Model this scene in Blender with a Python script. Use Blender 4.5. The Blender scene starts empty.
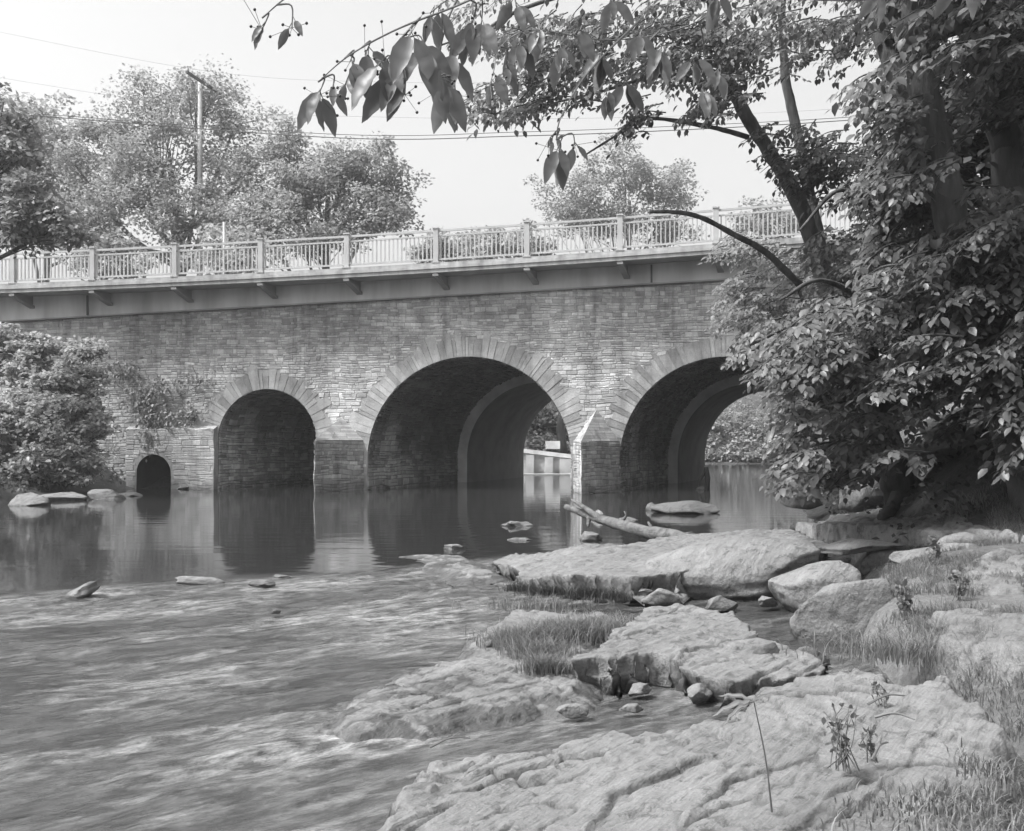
import bpy, math, random
import numpy as np
from mathutils import Vector

rng = np.random.default_rng(7)
random.seed(7)
sc = bpy.context.scene
COL = sc.collection
F, CX, HZ, HE = 1050.0, 512.0, 445.0, 1.55     # focal length in pixels, optical axis, eye height


def P(px, py, Y):
    return np.array([(px - CX) / F * Y, Y, HE - (py - HZ) / F * Y])


def G(px, py, z=0.0):
    Y = (HE - z) * F / (py - HZ)
    return np.array([(px - CX) / F * Y, Y, z])


# ------------------------------------------------------------------ noise
def _hash(ix, iy, iz, seed):
    h = (ix * 374761393 + iy * 668265263 + iz * 2147483647 + seed * 144665) & 0xFFFFFFFF
    h = ((h ^ (h >> 13)) * 1274126177) & 0xFFFFFFFF
    h = ((h ^ (h >> 16)) * 2246822519) & 0xFFFFFFFF
    return ((h ^ (h >> 15)) & 0xFFFFFF) / float(0xFFFFFF)


def vnoise(x, y, z=None, seed=0):
    x = np.asarray(x, float); y = np.asarray(y, float)
    z = np.zeros_like(x) if z is None else np.asarray(z, float)
    ix, iy, iz = (np.floor(a).astype(np.int64) for a in (x, y, z))
    fx, fy, fz = x - ix, y - iy, z - iz
    fx, fy, fz = (a * a * a * (a * (a * 6 - 15) + 10) for a in (fx, fy, fz))
    r = 0
    for dx in (0, 1):
        for dy in (0, 1):
            for dz in (0, 1):
                w = (fx if dx else 1 - fx) * (fy if dy else 1 - fy) * (fz if dz else 1 - fz)
                r = r + w * _hash(ix + dx, iy + dy, iz + dz, seed)
    return r * 2 - 1


def fbm(x, y, z=None, oct=4, seed=0, gain=0.5):
    r, a, f, t = 0, 1.0, 1.0, 0
    z = np.zeros_like(np.asarray(x, float)) if z is None else z
    for o in range(oct):
        r = r + a * vnoise(x * f + 17.3 * o, y * f - 9.1 * o, z * f + 3.7 * o, seed + o)
        t += a; a *= gain; f *= 2.03
    return r / t


def sstep(a, b, x):
    t = np.clip((x - a) / (b - a), 0, 1)
    return t * t * (3 - 2 * t)


# ------------------------------------------------------------------ mesh accumulator
class Acc:
    def __init__(s):
        s.v, s.f, s.t, s.uv, s.n = [], [], [], [], 0

    def add(s, verts, faces, tone=1.0, uv=None):
        verts = np.asarray(verts, float).reshape(-1, 3)
        k = len(verts)
        if isinstance(faces, np.ndarray):
            s.f.append(faces + s.n)
        else:
            d = {}
            for q in faces:
                d.setdefault(len(q), []).append(q)
            for q in d.values():
                s.f.append(np.array(q, int) + s.n)
        s.v.append(verts)
        s.t.append(np.broadcast_to(np.asarray(tone, float), (k,)).copy())
        s.uv.append(np.zeros((k, 2)) if uv is None else np.asarray(uv, float))
        s.n += k

    def build(s, name, mat, parent=None, smooth=False):
        me = bpy.data.meshes.new(name)
        v = np.concatenate(s.v) if s.v else np.zeros((0, 3))
        org = np.zeros(3)
        if parent is not None:
            org = np.array(ORIGIN[parent.name])
        elif len(v):
            org = np.array([(v[:, 0].min() + v[:, 0].max()) / 2, (v[:, 1].min() + v[:, 1].max()) / 2, v[:, 2].min()])
        vv = v - org
        me.vertices.add(len(vv)); me.vertices.foreach_set('co', vv.ravel().astype(np.float32))
        nl = sum(a.size for a in s.f); nf = sum(len(a) for a in s.f)
        me.loops.add(nl)
        me.loops.foreach_set('vertex_index', np.concatenate([a.ravel() for a in s.f]).astype(np.int32))
        me.polygons.add(nf)
        tot = np.concatenate([np.full(len(a), a.shape[1]) for a in s.f])
        st = np.concatenate([[0], np.cumsum(tot)[:-1]])
        me.polygons.foreach_set('loop_start', st.astype(np.int32))
        me.polygons.foreach_set('use_smooth', np.full(nf, bool(smooth) or mat.name.startswith(('leaf', 'grass', 'matted')), bool))
        at = me.attributes.new('tone', 'FLOAT', 'POINT')
        at.data.foreach_set('value', np.concatenate(s.t).astype(np.float32))
        uv = np.concatenate(s.uv)
        if np.any(uv):
            a2 = me.attributes.new('suv', 'FLOAT_VECTOR', 'POINT')
            a2.data.foreach_set('vector', np.c_[uv, np.zeros(len(uv))].ravel().astype(np.float32))
        me.update(calc_edges=True)
        me.validate()
        me.materials.append(mat)
        o = bpy.data.objects.new(name, me); COL.objects.link(o)
        if parent is not None:
            o.parent = parent
            ORIGIN[o.name] = tuple(org)
        else:
            o.location = org
            ORIGIN[o.name] = tuple(org)
        return o


ORIGIN = {}


def tag(o, label=None, cat=None, group=None, kind=None):
    if label: o['label'] = label
    if cat: o['category'] = cat
    if group: o['group'] = group
    if kind: o['kind'] = kind
    return o


def thing(name, label, cat, loc=(0, 0, 0), group=None):
    o = bpy.data.objects.new(name, None); COL.objects.link(o)
    o.location = loc; ORIGIN[o.name] = tuple(loc)
    return tag(o, label, cat, group)


def box_pts(c, ax, ay, az):
    c, ax, ay, az = map(np.asarray, (c, ax, ay, az))
    return np.array([c + i * ax + j * ay + k * az for k in (-1, 1) for j in (-1, 1) for i in (-1, 1)])


BOXF = [(0, 2, 3, 1), (4, 5, 7, 6), (0, 1, 5, 4), (2, 6, 7, 3), (0, 4, 6, 2), (1, 3, 7, 5)]


def tube(acc, pts, rad, n=7, tone=1.0, cap=True, wob=0.0):
    pts = np.asarray(pts, float); m = len(pts)
    rad = np.broadcast_to(np.asarray(rad, float), (m,))
    d = np.gradient(pts, axis=0); d /= np.linalg.norm(d, axis=1)[:, None] + 1e-9
    ref = np.array([0, 0, 1.0]) if abs(d[0][2]) < 0.9 else np.array([1.0, 0, 0])
    V = []
    a = np.cross(d[0], ref); a /= np.linalg.norm(a)
    th = np.arange(n) / n * 2 * np.pi
    for i in range(m):
        a = a - d[i] * np.dot(a, d[i]); a /= np.linalg.norm(a) + 1e-9
        b = np.cross(d[i], a)
        r = rad[i] * (1 + wob * rng.uniform(-1, 1, n))
        V.append(pts[i] + (np.cos(th) * r)[:, None] * a + (np.sin(th) * r)[:, None] * b)
    V = np.concatenate(V)
    i, j = np.meshgrid(np.arange(m - 1), np.arange(n), indexing='ij')
    q = np.stack([i * n + j, i * n + (j + 1) % n, (i + 1) * n + (j + 1) % n, (i + 1) * n + j], -1).reshape(-1, 4)
    acc.add(V, q, tone)
    if cap:
        acc.f.append(np.array([list(range(n))[::-1]]) + acc.n - m * n)
        acc.f.append(np.array([list(range(n))]) + acc.n - n)


def curve(ctrl, n=8):
    """Catmull-Rom through control points"""
    c = np.asarray(ctrl, float)
    if len(c) < 3:
        return c[0] + (c[-1] - c[0]) * np.linspace(0, 1, n)[:, None]
    e = np.vstack([2 * c[0] - c[1], c, 2 * c[-1] - c[-2]])
    out = []
    for i in range(1, len(e) - 2):
        for t in np.linspace(0, 1, n, endpoint=False):
            p0, p1, p2, p3 = e[i - 1:i + 3]
            out.append(0.5 * (2 * p1 + (p2 - p0) * t + (2 * p0 - 5 * p1 + 4 * p2 - p3) * t * t + (3 * p1 - p0 - 3 * p2 + p3) * t ** 3))
    out.append(c[-1])
    return np.array(out)


# ------------------------------------------------------------------ materials (black and white photograph: every colour is a grey)
def new_mat(name):
    m = bpy.data.materials.new(name); m.use_nodes = True
    nt = m.node_tree; nt.nodes.clear()
    out = nt.nodes.new('ShaderNodeOutputMaterial')
    return m, nt, out


def N(nt, typ, **kw):
    n = nt.nodes.new(typ)
    for k, v in kw.items():
        if k.startswith('i_'):
            n.inputs[k[2:].replace('_', ' ')].default_value = v
        else:
            setattr(n, k, v)
    return n


def math_(nt, op, a, b=None, clamp=False):
    n = nt.nodes.new('ShaderNodeMath'); n.operation = op; n.use_clamp = clamp
    for i, v in enumerate((a, b)):
        if v is None: continue
        if isinstance(v, (int, float)): n.inputs[i].default_value = v
        else: nt.links.new(v, n.inputs[i])
    return n.outputs[0]


def mapr(nt, v, a, b, c, d, clamp=True):
    n = nt.nodes.new('ShaderNodeMapRange'); n.clamp = clamp
    nt.links.new(v, n.inputs[0])
    for i, x in enumerate((a, b, c, d)): n.inputs[i + 1].default_value = x
    return n.outputs[0]


def noise(nt, scale, detail=4, rough=0.55, vec=None, stretch=None, rot=0.0):
    n = N(nt, 'ShaderNodeTexNoise'); n.inputs['Scale'].default_value = scale
    n.inputs['Detail'].default_value = detail; n.inputs['Roughness'].default_value = rough
    if vec is None:
        vec = N(nt, 'ShaderNodeNewGeometry').outputs['Position']
    if stretch:
        if rot:
            m0 = N(nt, 'ShaderNodeMapping'); m0.inputs['Rotation'].default_value = (0, 0, rot)
            nt.links.new(vec, m0.inputs[0]); vec = m0.outputs[0]
        mp = N(nt, 'ShaderNodeMapping'); mp.inputs['Scale'].default_value = stretch
        nt.links.new(vec, mp.inputs[0]); vec = mp.outputs[0]
    nt.links.new(vec, n.inputs['Vector'])
    return n.outputs['Fac']


def grey(nt, v):
    c = N(nt, 'ShaderNodeCombineColor')
    for i in range(3): nt.links.new(v, c.inputs[i])
    return c.outputs[0]


def bump(nt, h, strength=0.5, dist=0.02):
    b = N(nt, 'ShaderNodeBump'); b.inputs['Strength'].default_value = strength; b.inputs['Distance'].default_value = dist
    nt.links.new(h, b.inputs['Height'])
    return b.outputs[0]


def simple(name, base, rough=0.8, var=0.25, scale=3.0, bscale=40, bstr=0.3, bdist=0.01, tone=True, metallic=0, stretch=None):
    m, nt, out = new_mat(name)
    p = N(nt, 'ShaderNodeBsdfPrincipled')
    v = mapr(nt, noise(nt, scale, 5, stretch=stretch), 0.3, 0.7, base * (1 - var), base * (1 + var))
    if tone:
        a = N(nt, 'ShaderNodeAttribute', attribute_name='tone')
        v = math_(nt, 'MULTIPLY', v, a.outputs['Fac'])
    nt.links.new(grey(nt, v), p.inputs['Base Color'])
    p.inputs['Roughness'].default_value = rough; p.inputs['Metallic'].default_value = metallic
    p.inputs['Specular IOR Level'].default_value = 0.3
    if bstr:
        nt.links.new(bump(nt, noise(nt, bscale, 5, 0.6, stretch=stretch), bstr, bdist), p.inputs['Normal'])
    nt.links.new(p.outputs[0], out.inputs[0])
    return m


def leaf_mat(name, base, trans=0.35, rough=0.5):
    m, nt, out = new_mat(name)
    p = N(nt, 'ShaderNodeBsdfPrincipled'); t = N(nt, 'ShaderNodeBsdfTranslucent'); mx = N(nt, 'ShaderNodeMixShader')
    a = N(nt, 'ShaderNodeAttribute', attribute_name='tone')
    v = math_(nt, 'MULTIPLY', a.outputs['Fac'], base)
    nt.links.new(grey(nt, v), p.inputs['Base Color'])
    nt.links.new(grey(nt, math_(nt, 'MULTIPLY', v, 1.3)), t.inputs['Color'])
    p.inputs['Roughness'].default_value = rough; p.inputs['Specular IOR Level'].default_value = 0.35
    mx.inputs[0].default_value = trans
    nt.links.new(p.outputs[0], mx.inputs[1]); nt.links.new(t.outputs[0], mx.inputs[2])
    nt.links.new(mx.outputs[0], out.inputs[0])
    return m


def rock_mat(name, base, wet_z=0.1, strike=0.95):
    m, nt, out = new_mat(name)
    p = N(nt, 'ShaderNodeBsdfPrincipled')
    g = N(nt, 'ShaderNodeNewGeometry')
    xyz = N(nt, 'ShaderNodeSeparateXYZ'); nt.links.new(g.outputs['Position'], xyz.inputs[0])
    big = mapr(nt, noise(nt, 1.3, 7, 0.68), 0.3, 0.7, 0.78, 1.16)
    streak = mapr(nt, noise(nt, 2.6, 8, 0.72, stretch=(0.4, 4, 3), rot=-strike), 0.36, 0.66, 0.8, 1.1)
    lich = mapr(nt, noise(nt, 7, 9, 0.8), 0.53, 0.62, 1.0, 0.5)
    fine = mapr(nt, noise(nt, 90, 3, 0.7), 0.3, 0.7, 0.82, 1.15)
    v = math_(nt, 'MULTIPLY', math_(nt, 'MULTIPLY', big, streak), math_(nt, 'MULTIPLY', lich, fine))
    v = math_(nt, 'MULTIPLY', v, base)
    a = N(nt, 'ShaderNodeAttribute', attribute_name='tone')
    v = math_(nt, 'MULTIPLY', v, a.outputs['Fac'])
    # algae / wet band just over the water line
    zz = math_(nt, 'ADD', xyz.outputs[2], mapr(nt, noise(nt, 5, 3), 0.3, 0.7, -0.05, 0.05))
    wet = mapr(nt, zz, wet_z * 0.2, wet_z, 1.0, 0.0)
    v = math_(nt, 'MULTIPLY', v, mapr(nt, wet, 0, 1, 1.0, 0.5))
    nt.links.new(grey(nt, v), p.inputs['Base Color'])
    nt.links.new(mapr(nt, wet, 0, 1, 0.85, 0.35), p.inputs['Roughness'])
    p.inputs['Specular IOR Level'].default_value = 0.3
    rd = N(nt, 'ShaderNodeTexNoise'); rd.noise_type = 'RIDGED_MULTIFRACTAL'; rd.inputs['Scale'].default_value = 7; rd.inputs['Detail'].default_value = 6
    nt.links.new(g.outputs['Position'], rd.inputs['Vector'])
    h = math_(nt, 'ADD', math_(nt, 'MULTIPLY', rd.outputs['Fac'], -0.35), math_(nt, 'ADD', math_(nt, 'MULTIPLY', noise(nt, 2.6, 8, 0.66, stretch=(0.5, 5, 4), rot=-strike), 1.3),
              math_(nt, 'MULTIPLY', noise(nt, 14, 6, 0.62), 0.6)))
    nt.links.new(bump(nt, h, 0.85, 0.04), p.inputs['Normal'])
    nt.links.new(p.outputs[0], out.inputs[0])
    return m


def masonry_mat(name, base, rough=0.9, stain=True):
    m, nt, out = new_mat(name)
    p = N(nt, 'ShaderNodeBsdfPrincipled')
    a = N(nt, 'ShaderNodeAttribute', attribute_name='tone')
    big = mapr(nt, noise(nt, 0.35, 6, 0.6, stretch=(1, 1, 0.7)), 0.33, 0.68, 0.62, 1.25)
    mid = mapr(nt, noise(nt, 2.4, 6, 0.65), 0.3, 0.7, 0.74, 1.2)
    fine = mapr(nt, noise(nt, 24, 4, 0.7), 0.3, 0.7, 0.85, 1.12)
    v = math_(nt, 'MULTIPLY', math_(nt, 'MULTIPLY', big, mid), math_(nt, 'MULTIPLY', fine, a.outputs['Fac']))
    if stain:   # vertical run marks below the girder
        run = mapr(nt, noise(nt, 1.2, 5, 0.6, stretch=(2.2, 2.2, 0.12)), 0.5, 0.72, 1.0, 0.62)
        v = math_(nt, 'MULTIPLY', v, run)
        g = N(nt, 'ShaderNodeNewGeometry')
        xyz = N(nt, 'ShaderNodeSeparateXYZ'); nt.links.new(g.outputs['Position'], xyz.inputs[0])
        zz = math_(nt, 'ADD', xyz.outputs[2], mapr(nt, noise(nt, 1.1, 3), 0.3, 0.7, -0.25, 0.25))
        v = math_(nt, 'MULTIPLY', v, mapr(nt, zz, 0.05, 0.4, 0.6, 1.0))
    v = math_(nt, 'MULTIPLY', v, base)
    nt.links.new(grey(nt, v), p.inputs['Base Color'])
    p.inputs['Roughness'].default_value = rough; p.inputs['Specular IOR Level'].default_value = 0.2
    nt.links.new(bump(nt, noise(nt, 26, 6, 0.7), 0.6, 0.014), p.inputs['Normal'])
    nt.links.new(p.outputs[0], out.inputs[0])
    return m


M = {}
M['stone'] = masonry_mat('wall_stone', 0.47)
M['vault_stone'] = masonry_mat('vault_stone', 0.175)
M['mortar'] = masonry_mat('mortar', 0.33)
M['concrete'] = simple('concrete', 0.42, 0.85, 0.2, 1.2, 20, 0.2, 0.01)
M['concrete_light'] = simple('limewashed_concrete', 0.62, 0.8, 0.3, 1.0, 20, 0.2, 0.01)
M['girder'] = simple('weathered_girder', 0.55, 0.65, 0.28, 0.7, 30, 0.15, 0.006, stretch=(1.5, 1.5, 0.25))
M['paint'] = simple('aluminium_paint', 0.40, 0.5, 0.12, 2.0, 30, 0.08, 0.004)
M['deck'] = simple('deck_edge', 0.34, 0.8, 0.35, 2.2, 25, 0.2, 0.006, stretch=(1.6, 1.6, 0.25))
M['dark_void'] = simple('culvert_dark', 0.02, 0.9, 0.3, 3, 20, 0.3, 0.02)  # near-black base puts the culvert's inner darkness into the colour
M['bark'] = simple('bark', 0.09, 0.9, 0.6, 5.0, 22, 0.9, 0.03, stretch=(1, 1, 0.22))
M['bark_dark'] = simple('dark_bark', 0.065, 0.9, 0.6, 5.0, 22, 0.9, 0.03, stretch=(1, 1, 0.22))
M['bark_far'] = simple('far_bark', 0.10, 0.9, 0.3, 3.0, 10, 0.4, 0.03)
M['driftwood'] = simple('driftwood', 0.115, 0.85, 0.5, 7.0, 24, 1.0, 0.03, stretch=(0.5, 2, 2))
M['twig'] = simple('twig', 0.12, 0.8, 0.3, 8.0, 50, 0.2, 0.003)
M['wire'] = simple('cable', 0.06, 0.6, 0.1, 1.0, 0, 0, 0)
M['pole'] = simple('weathered_pole', 0.34, 0.8, 0.15, 2.0, 20, 0.3, 0.01)
M['pole_dark'] = simple('dark_timber', 0.06, 0.8, 0.2, 2.0, 20, 0.3, 0.01)
M['leaf_far'] = leaf_mat('leaf_far', 0.24, 0.45)
M['leaf_left'] = leaf_mat('leaf_left_bank', 0.24, 0.35)
M['leaf_bush'] = leaf_mat('leaf_bush', 0.32, 0.42)
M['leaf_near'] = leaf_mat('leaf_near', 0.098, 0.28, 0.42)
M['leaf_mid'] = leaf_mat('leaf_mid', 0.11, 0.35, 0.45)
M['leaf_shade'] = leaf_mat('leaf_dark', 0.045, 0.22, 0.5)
M['leaf_cherry'] = leaf_mat('leaf_cherry', 0.15, 0.5, 0.4)
M['grass'] = leaf_mat('grass_blade', 0.19, 0.35, 0.6)
M['grass_dark'] = leaf_mat('matted_grass', 0.07, 0.25, 0.7)
M['rock'] = rock_mat('gneiss', 0.175, 0.04)
M['rock_dark'] = rock_mat('gneiss_dark_shade', 0.13, 0.02)  # dark gneiss stones, and bank rocks with their shade put into the base
M['rock_wet'] = rock_mat('gneiss_wet', 0.34, 0.16)
M['berry'] = simple('berry', 0.03, 0.4, 0.2, 10, 0, 0, 0)

# ground material
m, nt, out = new_mat('bank_soil')
p = N(nt, 'ShaderNodeBsdfPrincipled')
v = mapr(nt, noise(nt, 0.9, 8, 0.65), 0.3, 0.7, 0.06, 0.17)
v = math_(nt, 'MULTIPLY', v, mapr(nt, noise(nt, 18, 5, 0.7), 0.3, 0.7, 0.6, 1.5))
v = math_(nt, 'MULTIPLY', v, N(nt, 'ShaderNodeAttribute', attribute_name='tone').outputs['Fac'])
nt.links.new(grey(nt, v), p.inputs['Base Color']); p.inputs['Roughness'].default_value = 0.95
nt.links.new(bump(nt, noise(nt, 9, 8, 0.7), 1.0, 0.08), p.inputs['Normal'])
nt.links.new(p.outputs[0], out.inputs[0]); M['ground'] = m

# water material
m, nt, out = new_mat('river_water')
p = N(nt, 'ShaderNodeBsdfPrincipled')
a = N(nt, 'ShaderNodeAttribute', attribute_name='tone')          # how broken the water is here
foamn = noise(nt, 4.5, 9, 0.74, stretch=(0.8, 2.4, 1), rot=-0.7)
fm = math_(nt, 'MULTIPLY', mapr(nt, foamn, 0.42, 0.70, 0.0, 1.0), a.outputs['Fac'])
v = math_(nt, 'ADD', 0.026, math_(nt, 'MULTIPLY', fm, 0.22))
v = math_(nt, 'ADD', v, math_(nt, 'MULTIPLY', a.outputs['Fac'], 0.022))
nt.links.new(grey(nt, v), p.inputs['Base Color'])
p.inputs['IOR'].default_value = 1.33
nt.links.new(mapr(nt, a.outputs['Fac'], 0, 1, 0.04, 0.07), p.inputs['Roughness'])
h1 = noise(nt, 1.1, 4, 0.5, stretch=(0.5, 2.2, 1))
h2 = noise(nt, 7.0, 5, 0.55, stretch=(0.7, 2.0, 1), rot=-0.7)
h = math_(nt, 'ADD', math_(nt, 'MULTIPLY', h1, 0.10), math_(nt, 'MULTIPLY', math_(nt, 'MULTIPLY', h2, a.outputs['Fac']), 1.0))
nt.links.new(bump(nt, h, 0.8, 0.06), p.inputs['Normal'])
nt.links.new(p.outputs[0], out.inputs[0]); M['water'] = m

# ------------------------------------------------------------------ terrain
XR = np.array([(-10, 2.6), (0, 2.6), (3, 2.7), (4.8, 2.8), (5.5, 2.75), (6.5, 2.7), (7.5, 2.75), (9, 3.3), (11, 4.0), (14, 4.7), (18, 5.8), (25, 7.4), (32, 9.2), (36, 10.5), (50, 15.5), (60, 22), (75, 36), (90, 40), (160, 40)])
XL = np.array([(-10, -13.5), (20, -13.5), (28, -13.8), (33, -14.2), (36.5, -14.3), (39, -12.5), (46, -9.5), (54, -3), (62, 2), (70, 4), (160, 8)])


def terr(x, y):
    x = np.asarray(x, float); y = np.asarray(y, float)
    xr = np.interp(y, XR[:, 0], XR[:, 1]); xl = np.interp(y, XL[:, 0], XL[:, 1])
    n = fbm(x * 0.5, y * 0.5, oct=4, seed=3) * 0.25
    dr = x - xr + fbm(x * 0.7, y * 0.7, oct=3, seed=5) * np.interp(y, [8, 14], [0.2, 0.5])
    dl = xl - x + fbm(x * 0.7, y * 0.7, oct=3, seed=6) * 0.6
    slope_r = np.interp(y, [0, 8, 11, 13.5, 20, 40], [0.10, 0.10, 0.22, 0.75, 0.85, 0.9])
    hr = 0.22 + np.where(dr > 0, slope_r * dr, 0)
    hr = hr + np.where(hr > 0.5, 0.16 * (sstep(0.1, 0.9, (hr * 2.4) % 1.0) - (hr * 2.4) % 1.0), 0) * sstep(10, 13, y)
    hr = np.minimum(hr, 7.0)
    hl = 0.12 + np.where(dl > 0, np.minimum(0.55 * dl, 0.35 + 0.45 * dl), 0)
    hl = np.minimum(hl, 6.5)
    h = -0.7 + (hr + 0.7) * sstep(np.interp(y, [9, 14], [-0.55, -1.3]), 0.05, dr) + (hl + 0.7) * sstep(-1.3, 0.05, dl)
    far = sstep(84, 92, y)          # the far bank closes the river
    h = h * (1 - far) + far * np.maximum(h, 0.6 + (y - 88) * 0.05)
    land = np.clip(sstep(-0.5, 0.5, dr) + sstep(-0.5, 0.5, dl) + far, 0, 1)
    return np.clip(h, -0.8, 9.0) + n * (0.25 + 0.75 * land)


def tz(x, y):
    return float(terr(np.array([x]), np.array([y]))[0])


def axis(lo, hi, dense_lo, dense_hi, d, grow=1.25):
    a = list(np.arange(dense_lo, dense_hi + 1e-6, d))
    s, x = d, dense_lo
    left = []
    while x > lo:
        s *= grow; x -= s; left.append(max(x, lo))
    s, x = d, dense_hi
    right = []
    while x < hi:
        s *= grow; x += s; right.append(min(x, hi))
    return np.array(left[::-1] + a + right)


def grid_mesh(xs, ys, zf, keep=None, tone=None):
    X, Y = np.meshgrid(xs, ys)
    Z = zf(X, Y)
    ny, nx = X.shape
    i, j = np.meshgrid(np.arange(ny - 1), np.arange(nx - 1), indexing='ij')
    q = np.stack([i * nx + j, i * nx + j + 1, (i + 1) * nx + j + 1, (i + 1) * nx + j], -1).reshape(-1, 4)
    acc = Acc()
    acc.add(np.stack([X, Y, Z], -1), q, 1.0 if tone is None else tone(X, Y).ravel())
    return acc


gtone = lambda x, y: 0.32 + 0.68 * sstep(12.0, 9.5, y + 0.6 * fbm(x, y, oct=3, seed=55)) * sstep(-2, 0, x)
acc = grid_mesh(axis(-160, 160, -18, 16, 0.22), axis(-20, 160, 0, 44, 0.22), terr, tone=gtone)
tag(acc.build('ground', M['ground'], smooth=True), kind='structure')

# ------------------------------------------------------------------ water
RL = np.array([(-14, 9.4), (-8, 9.9), (-5.5, 10.6), (-3.8, 11.9), (-2.4, 12.4), (-1.0, 13.6), (0.0, 14.6), (2, 15)])   # line where the water breaks


def broken(x, y):
    yl = np.interp(x, RL[:, 0], RL[:, 1]) + 0.5 * fbm(x * 0.8, y * 0.3, oct=3, seed=9)
    return sstep(0.4, -0.9, y - yl)


def water_z(x, y):
    b = broken(x, y)
    c, s = math.cos(0.7), math.sin(0.7)
    u, w = x * c + y * s, -x * s + y * c
    r = 0.030 * fbm(u * 1.5, w * 3.6, oct=4, seed=11) * (0.4 + 0.9 * sstep(-0.3, 0.4, fbm(x * 0.5, y * 0.5, oct=2, seed=18))) + 0.014 * fbm(u * 3, w * 8, oct=3, seed=15)
    ph = w / 0.25 + 1.3 * fbm(x * 0.7, y * 0.7, oct=3, seed=24) + 0.35 * fbm(u * 1.2, w * 3, oct=3, seed=25)
    rp = np.sin(2 * np.pi * ph); rp = rp * 0.6 + 0.4 * (1 - 2 * np.abs(np.sin(np.pi * ph)))
    patch = sstep(-0.25, 0.35, fbm(x * 0.45 + 3, y * 0.45, oct=3, seed=26)) * sstep(0.6, -1.2, x)
    r = r + 0.020 * patch * rp
    big = 0.03 * fbm(u * 0.5, w * 1.5, oct=2, seed=13)
    return -0.035 * b + b * (r + big) + (1 - b) * 0.0015 * fbm(x * 0.6, y * 1.8, oct=3, seed=21)


def water_t(x, y):
    b = broken(x, y)
    c, s = math.cos(0.7), math.sin(0.7)
    u, w = x * c + y * s, -x * s + y * c
    f = 0.12 + 0.95 * sstep(-0.22, 0.38, fbm(u * 0.7, w * 1.9, oct=6, seed=31, gain=0.7))
    lip = np.exp(-((y - np.interp(x, RL[:, 0], RL[:, 1]) + 0.35) / 0.45) ** 2) * sstep(-0.3, 0.2, fbm(x * 1.1, y * 0.8, oct=3, seed=33))
    sh = np.exp(-((x + 0.7) / 1.3) ** 2 - ((y - 9.6) / 2.4) ** 2) + 0.8 * np.exp(-((x + 0.6) / 0.9) ** 2 - ((y - 5.6) / 0.7) ** 2)
    return np.clip(b * f + 0.9 * lip + b * 0.7 * sh * sstep(-0.3, 0.3, fbm(u * 0.8, w * 2.2, oct=4, seed=36)), 0, 1.6)


acc = grid_mesh(axis(-40, 60, -8, 2.6, 0.035, 1.12), axis(-6, 100, 2.6, 15.5, 0.035, 1.06), water_z, tone=water_t)
tag(acc.build('water', M['water'], smooth=True), kind='structure')

# ------------------------------------------------------------------ bridge
P0 = np.array([0, 35.4]); U = np.array([0.9873, -0.1592]); NN = np.array([-0.1592, -0.9873]); AX = np.array([0.3363, 0.9417])


def W(u, o, z):
    q = P0 + u * U + o * NN
    return np.array([q[0], q[1], z])


def u_of(px, o=0.0):
    k = (px - CX) / F
    b = P0 + o * NN
    return (k * b[1] - b[0]) / (U[0] - k * U[1])


def z_of(px, py, o=0.0):
    u = u_of(px, o); Y = (P0 + u * U + o * NN)[1]
    return HE + (HZ - py) / F * Y


OV = 1.0   # how far the deck edge stands out in front of the wall
obs = [(26, 292.2), (150, 287.3), (290, 280), (580, 262.7), (740, 253.7), (869, 241)]
dz = np.polyfit([u_of(a, OV) for a, b in obs], [z_of(a, b, OV) for a, b in obs], 2)
zdeck = lambda u: float(np.polyval(dz, u))
obs = [(90, 318), (150, 314), (290, 305.3), (580, 288.7), (690, 283.5)]
wz = np.polyfit([u_of(a) for a, b in obs], [z_of(a, b) for a, b in obs], 1)
ztop = lambda u: float(np.polyval(wz, u))
UL, UR = -24.0, 17.0
WO = 0.24
cu_, cr = u_of(153.5, WO), 18.5 * 36.6 / F
czs = z_of(153, 454.5, WO) - cr

ARCH = []   # centre u, springing z, radius
for cx_, top, r_px in ((267, 389, 52), (468, 356.6, 104), (725.5, 356.6, 105.5)):
    u = u_of(cx_); Y = (P0 + u * U)[1]
    r = r_px * Y / F
    zt_ = z_of(cx_, top)
    ARCH.append((u, zt_ - r, r))


def arch_top(u, a, grow=0.0):
    c, zs, r = a; r = r + grow
    d = abs(u - c)
    return None if d >= r else zs + math.sqrt(r * r - d * d)


bridge = thing('stone_arch_bridge', 'long stone arch bridge with three arches carrying a railed road over the river', 'bridge', (0, 38, 0))


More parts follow.
